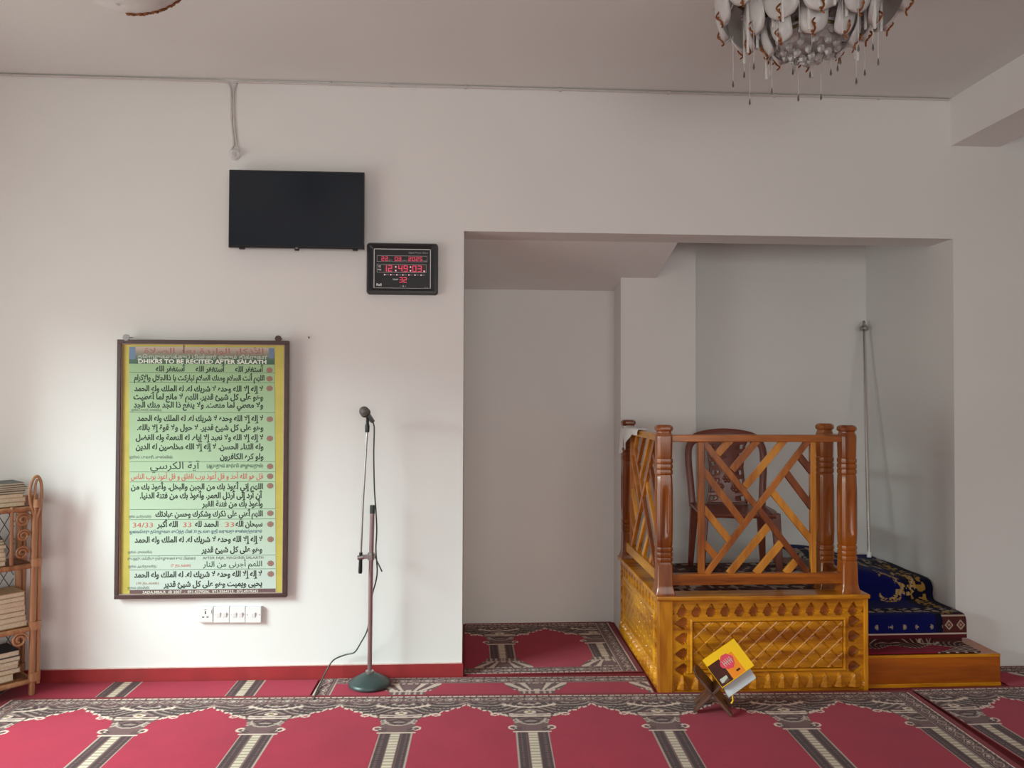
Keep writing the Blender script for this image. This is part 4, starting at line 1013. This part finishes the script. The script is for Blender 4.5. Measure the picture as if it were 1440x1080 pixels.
def deco(mb, e1, e2, n_, th):
    o = -n_*(th*.5+.0015)
    def patch(u0, u1, v0, v1, slot, k=1): mb.cur = slot; mb.add([o*k+e1*(u-.5)+e2*(v-.5) for u, v in ((u0, v0), (u1, v0), (u1, v1), (u0, v1))], [(0,1,2,3)])
    # u runs along the long side from the spine, v from the upper to the lower long edge
    patch(.0, .36, .25, .98, 1); patch(.36, .74, .28, .98, 2, 1.03)
    n = 18; mb.cur = 3
    mb.add([o*1.06+e1*(.50-.5+.195*math.cos(2*PI*k/n)*(1+.13*math.sin(5*k)))+e2*(.45-.5+.24*math.sin(2*PI*k/n)*(1+.10*math.cos(3*k))) for k in range(n)], [tuple(range(n))])
    for k in range(5):                                 # pale script strokes
        mb.cur = 4; u0 = .37+k*.055
        mb.add([o*1.09+e1*(u-.5)+e2*(v-.5) for u, v in ((u0, .36+.03*(k % 2)), (u0+.012, .34), (u0+.03, .56), (u0+.016, .58-.04*(k % 2)))], [(0,1,2,3)])
        mb.add([o*1.09+e1*(u-.5)+e2*(v-.5) for u, v in ((u0, .47), (u0+.045, .44), (u0+.045, .465), (u0, .495))], [(0,1,2,3)])
    patch(.55, .66, .80, .86, 1, 1.05)
    patch(.06, .27, .76, .90, 5, 1.05)
E1 = Vector((.158, .020, .094)); E2 = Vector((.070, -.080, -.102))
make_book('prayer_book', 'bright yellow book with a pink square lying tilted on the stand', (1.236, -.575, .247), E1, E2, .016, [M['yellow'], M['cover_dark'], M['orange'], M['pink'], M['paper_pale'], M['paper_pale']], 'books on the folding stand', deco)
make_book('grey_book', 'pale grey book under the yellow one, on the stand', (1.262, -.570, .200), E1*.86, Vector((.060, -.085, -.112)), .012, [M['pages_grey']], 'books on the folding stand')
c0 = Vector((1.262, -.570, .200)); q = c0-E1*.43*.7+Vector((.030, -.0425, -.056))
t_ = tag(build('ribbon_bookmark', MB().tube(smooth_path([q+Vector((0, .002, .006)), q+Vector((-.004, -.004, -.012)), q+Vector((-.002, -.004, -.026)), q+Vector((-.010, -.003, -.040))], 4), .0035, 6), M['yellow'], smooth=True), 'short yellow ribbon hanging out of the grey book', 'bookmark')

# ------------------------------------------------------------------ cane rack with books
RA = math.radians(47.5)
RO = (-2.172, -.165, .0065)
rk = thing('cane_shelf', 'cane shelf rack of stacked books in the corner by the wall', 'shelf', RO, RA)
RW, RD = .74, .205
def cane_tube(P, r, n=10): return MB().tube(P, r, n)
for x in (0, -RW):
    for y in (0, RD):
        hh = 1.00 if y == 0 else .97
        mb = MB(); mb.tube([(x, y, 0), (x, y, hh)], .0145, 12); mb.tube([(x+.026*(1 if x == 0 else -1), y, .05), (x+.026*(1 if x == 0 else -1), y, hh-.06)], .0095, 10)
        for z in (.09, .345, .66, .955): mb.tube([(x+.01, y, z-.02), (x+.01, y, z+.02)], .027, 12)
        build('leg', mb, M['cane'], rk, smooth=True)
SHZ = (.085, .345, .660, .945)
for z in SHZ:
    mb = MB()
    for y in (0, RD): mb.tube([(-RW, y, z-.016), (0, y, z-.016)], .013, 10)
    for x in (-RW, 0): mb.tube([(x, 0, z-.016), (x, RD, z-.016)], .011, 10)
    build('shelf_rail', mb, M['cane'], rk, smooth=True)
    build('shelf_board', MB().box((-RW+.014, .012, z-.012), (-.014, RD-.012, z)), M['cane_dark'], rk)
mb = MB()                                            # wire lattice at the back
for k in range(-14, 26):
    for sg in (-1, 1):
        P = []
        for z in (.06, .97):
            P.append((-RW+.05*k+sg*(z-.06)*.55, RD+.004, z))
        (xa, _, za), (xb, _, zb_) = P
        if xa == xb: continue
        lo, hi = -RW+.02, -.02; pts = []
        f = lambda x: za+(zb_-za)*(x-xa)/(xb-xa)
        q0, q1 = sorted((max(lo, min(hi, xa)), max(lo, min(hi, xb))))
        if q1-q0 < .02: continue
        if min(xa, xb) > hi or max(xa, xb) < lo: continue
        mb.tube([(q0, RD+.004, f(q0)), (q1, RD+.004, f(q1))], .0022, 6)
build('wire_lattice', mb, M['lattice_wire'], rk)
def spiral(cx, cy, cz, r, turns, ax_, n=34):
    return [Vector((cx, cy, cz))+Vector(ax_)*(r*(1-.75*k/n)*math.cos(2*PI*turns*k/n))+Vector((0, 0, r*(1-.75*k/n)*math.sin(2*PI*turns*k/n))) for k in range(n)]
build('inner_upright', MB().tube([(-.100, -.004, .66), (-.100, -.004, .945)], .0085, 10), M['cane'], rk, smooth=True)
for x, z, r in ((-.052, .878, .036), (-.050, .800, .030), (-.055, .715, .032), (-.060, .285, .036)):
    build('scroll', MB().tube(spiral(x, -.006, z, r, 1.8, (1, 0, 0)), .0065, 8), M['cane'], rk, smooth=True)
# looped leaf finial on the front leg
mb = MB(); lp = [(0, -.006, .88), (-.018, -.01, .95), (-.026, -.012, 1.02), (-.012, -.012, 1.075), (.008, -.012, 1.09), (.024, -.012, 1.06), (.028, -.012, 1.0), (.022, -.01, .93), (.008, -.006, .88)]
mb.tube(smooth_path(lp, 5), .0075, 8); mb.tube(smooth_path([(.0, -.012, .90), (-.004, -.014, .98), (.0, -.014, 1.05), (.008, -.013, 1.075)], 5), .006, 8)
mb.tube([(.012, -.006, .90), (.010, -.004, .80)], .006, 8); mb.tube([(-.004, -.006, .90), (.0, -.004, .80)], .006, 8)
build('leaf_finial', mb, M['cane'], rk, smooth=True)
def rack_world(x, y, z):
    c, s = math.cos(RA), math.sin(RA); return (RO[0]+c*x-s*y, RO[1]+s*x+c*y, RO[2]+z)
bk_cols = [lin(196, 172, 132), lin(176, 150, 112), lin(150, 140, 120), lin(120, 112, 100), lin(84, 84, 80), lin(208, 190, 156), lin(140, 118, 86), lin(60, 66, 72)]
bm_ = [plain('book_cover_tone', c, .7, var=.12, scale=40) for c in bk_cols]
shelf_words = {3: 'top', 2: 'second', 1: 'third', 0: 'bottom'}
order = ['lowest', 'second', 'third', 'fourth', 'fifth', 'sixth', 'seventh', 'eighth', 'ninth', 'tenth']
tone = {0: 'tan', 1: 'sandy brown', 2: 'grey-brown', 3: 'dull grey', 4: 'dark grey', 5: 'pale cream', 6: 'brown', 7: 'slate grey'}
stacks = {3: ([.022, .02, .02, .012, .011, .010, .010, .012], [1, 5, 0, 4, 3, 4, 3, 4], -.030, .245), 2: ([.022, .02, .022, .018, .02, .014, .012], [0, 1, 5, 0, 1, 2, 3], -.115, .25),
          1: ([.026, .024, .026, .024, .026, .024, .022], [0, 5, 1, 0, 5, 1, 0], -.022, .25), 0: ([.034, .022, .020, .020, .022, .028], [1, 0, 3, 5, 3, 7], -.045, .25)}
for lv, (ths, tones, xr, w) in stacks.items():
    z = SHZ[lv]+.0005
    for i, (th, tn) in enumerate(zip(ths, tones)):
        dx = random.uniform(-.012, .006)-(.02 if (lv, i) in ((0, 0), ) else 0); dy = random.uniform(-.004, .012); ww = w+random.uniform(-.02, .01)
        lab = f'{tone[tn]} book lying {order[i]} from the bottom of the {shelf_words[lv]} shelf stack' if i < len(ths)-1 else f'{tone[tn]} book lying topmost on the {shelf_words[lv]} shelf stack'
        b_ = thing('book', lab, 'book', rack_world(xr-ww/2+dx, .10+dy, z), RA+random.uniform(-.03, .03), f'books on the {shelf_words[lv]} shelf of the cane rack')
        hw_, hd = ww/2, .085; k = min(.0025, th*.16)
        mb = MB(); mb.box((-hw_, -hd, 0), (hw_, hd, k)); mb.box((-hw_, -hd, th-k), (hw_, hd, th-.0004)); mb.box((-hw_, hd-.003, 0), (hw_, hd, th-.0004))
        build('cover', mb, bm_[tn], b_)
        build('page_block', MB().box((-hw_+.003, -hd+.003, k), (hw_-.003, hd-.003, th-k)), M['pages'], b_)
        z += th

# ------------------------------------------------------------------ chandelier
CX, CY = 1.245, -1.45
ch = thing('chandelier', 'large crystal ceiling chandelier with frosted petals and hanging drops above the pulpit', 'chandelier', (CX, CY, H))
mb = MB(); mb.lathe([(.30, 0), (.30, -.03), (.27, -.05), (.05, -.06)], (0, 0, 0), 40); build('canopy', mb, M['gold'], ch, smooth=True)
mb = MB(); mb.tube([(0, 0, -.05), (0, 0, -.44)], .018, 12)
for r, z in ((.275, -.17), (.19, -.22), (.12, -.38)):
    mb.tube([(r*math.cos(2*PI*k/40), r*math.sin(2*PI*k/40), z) for k in range(40)], .007, 8, closed=True)
for k in range(8):
    a = 2*PI*k/8; mb.tube([(.02*math.cos(a), .02*math.sin(a), -.10), (.19*math.cos(a), .19*math.sin(a), -.16), (.275*math.cos(a), .275*math.sin(a), -.17)], .006, 8)
build('metal_frame', mb, M['gold'], ch, smooth=True)
def petal(phi, r0, z0, prof, wd, dot=True):
    """prof: (radius, drop) of the petal's spine; wd: half width"""
    prof = [(p.x, p.z) for p in smooth_path([(r, 0, z) for r, z in prof], 3)]
    n = len(prof); m = 9; G = np.zeros((n, m, 3)); rad = Vector((math.cos(phi), math.sin(phi), 0)); tan = Vector((-math.sin(phi), math.cos(phi), 0))
    for i, (r, z) in enumerate(prof):
        q = i/(n-1); w = wd*(.55+.45*min(1, q/.6))*math.sqrt(max(.012, 1-(max(0, q-.62)/.38)**2))
        for j in range(m):
            s = -1+2*j/(m-1); p = rad*(r-.016*s*s)+tan*(w*s)+Vector((0, 0, z+.010*s*s)); G[i, j] = p
    mb = MB(); mb.grid(G); o = build('glass_petal', mb, M['petal'], ch, smooth=True, sharp=90)
    md = o.modifiers.new('thickness', 'SOLIDIFY'); md.thickness = .006; md.offset = 0
    i = int(n*.52); r, z = prof[i]; c = rad*(r+.007)+Vector((0, 0, z)); mb = MB()
    for k in range(5):
        a = 2*PI*k/5; mb.ball(c+tan*(.012*math.cos(a))+Vector((0, 0, .012*math.sin(a))), .0075, 8, 6, (1, 1, .8))
    build('flower_mark', mb, M['petal_dot'], o, smooth=True)
    r, z = prof[-1]; tip = rad*r+Vector((0, 0, z)); mb = MB()
    mb.tube(smooth_path([tip+Vector((0, 0, .045))+rad*.02+tan*.004, tip+Vector((0, 0, .028))+rad*.030-tan*.006, tip+Vector((0, 0, .010))+rad*.016+tan*.004, tip+Vector((0, 0, -.004))+rad*.006-tan*.004, tip+Vector((0, 0, -.016))+rad*.012+tan*.006], 3), [.0034]*12+[.0018], 6)
    mb.ball(tip+Vector((0, 0, .022))+rad*.024, .0055, 8, 6); mb.ball(tip+Vector((0, 0, .004))+rad*.010-tan*.006, .0045, 8, 6)
    build('gilt_sprig', mb, M['gold_red'], ch, smooth=True)
outer = [(.19, -.10), (.25, -.112), (.305, -.145), (.335, -.195), (.338, -.245), (.325, -.295), (.310, -.325)]
mid = [(.12, -.14), (.165, -.155), (.210, -.195), (.232, -.245), (.230, -.30), (.218, -.352), (.208, -.382)]
low = [(.10, -.265), (.135, -.28), (.160, -.31), (.170, -.345), (.164, -.385), (.15, -.415), (.142, -.428)]
for k in range(13): petal(2*PI*(k+.3)/13, .2, 0, outer, .082)
for k in range(10): petal(2*PI*(k+.1)/10, .12, 0, mid, .070)
for k in range(8): petal(2*PI*(k+.55)/8, .1, 0, low, .046)
mb = MB()
for ring_, (r, z, n_) in enumerate(((.118, -.400, 14), (.092, -.427, 12), (.062, -.447, 9), (.028, -.459, 5), (.0, -.463, 1))):
    for k in range(n_):
        a = 2*PI*(k+.5*(ring_ % 2))/n_; mb.ball((r*math.cos(a), r*math.sin(a), z), .0150, 6, 4)
mb.lathe([(.125, -.365), (.122, -.39), (.095, -.42), (.05, -.441), (.004, -.449)], (0, 0, 0), 24, cap=False)
build('crystal_cluster', mb, M['crystal'], ch, smooth=True, sharp=20)
for k in range(18):
    a = 2*PI*(k+.2)/18; r = .185+.055*(k % 2); z0 = -.22-.05*(k % 3 == 0); L_ = .16+.05*random.random()
    build('glass_rod', MB().tube([(r*math.cos(a), r*math.sin(a), z0), (r*math.cos(a), r*math.sin(a), z0-L_)], .0052, 8), M['rod_glass'], ch, smooth=True)
for k in range(22):
    a = 2*PI*(k+random.random()*.6)/22; r = .07+.21*random.random(); zt_ = -.33-.04*random.random(); zb_ = -.455-.105*random.random()**1.4
    o = build('drop_thread', MB().tube([(r*math.cos(a), r*math.sin(a), zt_), (r*math.cos(a), r*math.sin(a), zb_)], .0016, 6), M['thread'], ch)
    build('crystal_drop', MB().tube([(r*math.cos(a), r*math.sin(a), zb_+.004), (r*math.cos(a), r*math.sin(a), zb_-.004), (r*math.cos(a), r*math.sin(a), zb_-.016), (r*math.cos(a), r*math.sin(a), zb_-.022)], [.0012, .0026, .0042, .0014], 8), M['drop'], o, smooth=True)

# ceiling bowl lamp
LX, LY = -1.190, -1.5
lp_ = thing('ceiling_lamp', 'white glass bowl ceiling lamp with gilt edging above the poster', 'lamp', (LX, LY, H))
mb = MB(); mb.lathe([(.09, 0), (.09, -.02), (.012, -.03), (.012, -.25)], (0, 0, 0), 24); build('canopy', mb, M['gold'], lp_, smooth=True)
Rr = .255; prof = [(Rr*math.sin(a), -.360+Rr-Rr*math.cos(a)) for a in np.linspace(.01, 1.15, 18)]
mb = MB(); mb.lathe(prof, (0, 0, 0), 48, cap=False); o = build('glass_bowl', mb, M['petal'], lp_, smooth=True, sharp=80)
md = o.modifiers.new('thickness', 'SOLIDIFY'); md.thickness = .006; md.offset = 1
for az in (0, 2.1, 4.2):                              # gilt sprays curling over the edge of the bowl
    mb = MB(); rt = Vector((.913, .407, 0)); dn = Vector((-.176, .394, -.902)); vw = Vector((-.367, .824, .432)); rot = Matrix.Rotation(az, 3, 'Z')
    for i in range(70):
        q = i/69; th = math.radians(84-58*q); w = .030*math.sin(i*.9)*(.5+.5*q)
        p = (rt*math.cos(th)+dn*math.sin(th)-vw*(.10+w*3.0)).normalized()*(Rr+.004)
        p = rot @ p; mb.ball((p.x, p.y, p.z-.360+Rr), .0066+.004*random.random(), 7, 5)
    build('gilt_spray', mb, M['gold_red'], lp_, smooth=True)

# ------------------------------------------------------------------ light
def area(name, loc, rot, sx, sy, power, col):
    l = bpy.data.lights.new(name, 'AREA'); l.shape = 'RECTANGLE'; l.size = sx; l.size_y = sy; l.energy = power; l.color = col
    o = bpy.data.objects.new(name, l); C.objects.link(o); o.location = loc; o.rotation_euler = rot; return o
area('window_daylight', (WX-.23, (wy0+wy1)/2, (wz0+wz1)/2), (0, math.radians(-90), 0), wz1-wz0, wy1-wy0, 46, (.97, 1.0, .92))   # light off the ground outside
area('sky_daylight', (-6.6, -3.5, 4.1), (0, math.radians(-78), 0), 3.2, 3.4, 1500, (.80, 1.0, .98))                                    # open sky seen through the side window
area('rear_daylight', (.8, -7.22, 1.55), (math.radians(90), 0, 0), 4.7, 1.6, 105, (1.0, .975, .93))
w = bpy.data.worlds.new('sky'); sc.world = w; w.use_nodes = True
w.node_tree.nodes['Background'].inputs['Color'].default_value = (.9, .95, 1, 1); w.node_tree.nodes['Background'].inputs['Strength'].default_value = .25

# ------------------------------------------------------------------ camera
cam = bpy.data.cameras.new('camera'); co = bpy.data.objects.new('camera', cam); C.objects.link(co)
cam.sensor_fit = 'HORIZONTAL'; cam.sensor_width = 36; cam.lens = 36*1080/1440; cam.clip_start = .05
yaw, pit, rol = math.radians(3.3), math.radians(1.02), math.radians(.2)
Fv = Vector((math.sin(yaw)*math.cos(pit), math.cos(yaw)*math.cos(pit), math.sin(pit)))
R0 = Vector((math.cos(yaw), -math.sin(yaw), 0)); U0 = R0.cross(Fv)
Rv = R0*math.cos(rol)+U0*math.sin(rol); Uv = Rv.cross(Fv)
mw = Matrix((Rv, Uv, -Fv)).transposed().to_4x4(); mw.translation = Vector((0, -4.168, 1.5)); co.matrix_world = mw
sc.camera = co
sc.view_settings.view_transform = 'Standard'; sc.view_settings.look = 'None'; sc.view_settings.exposure = 0.0; sc.view_settings.gamma = 1.0; sc.view_settings.use_curve_mapping = False
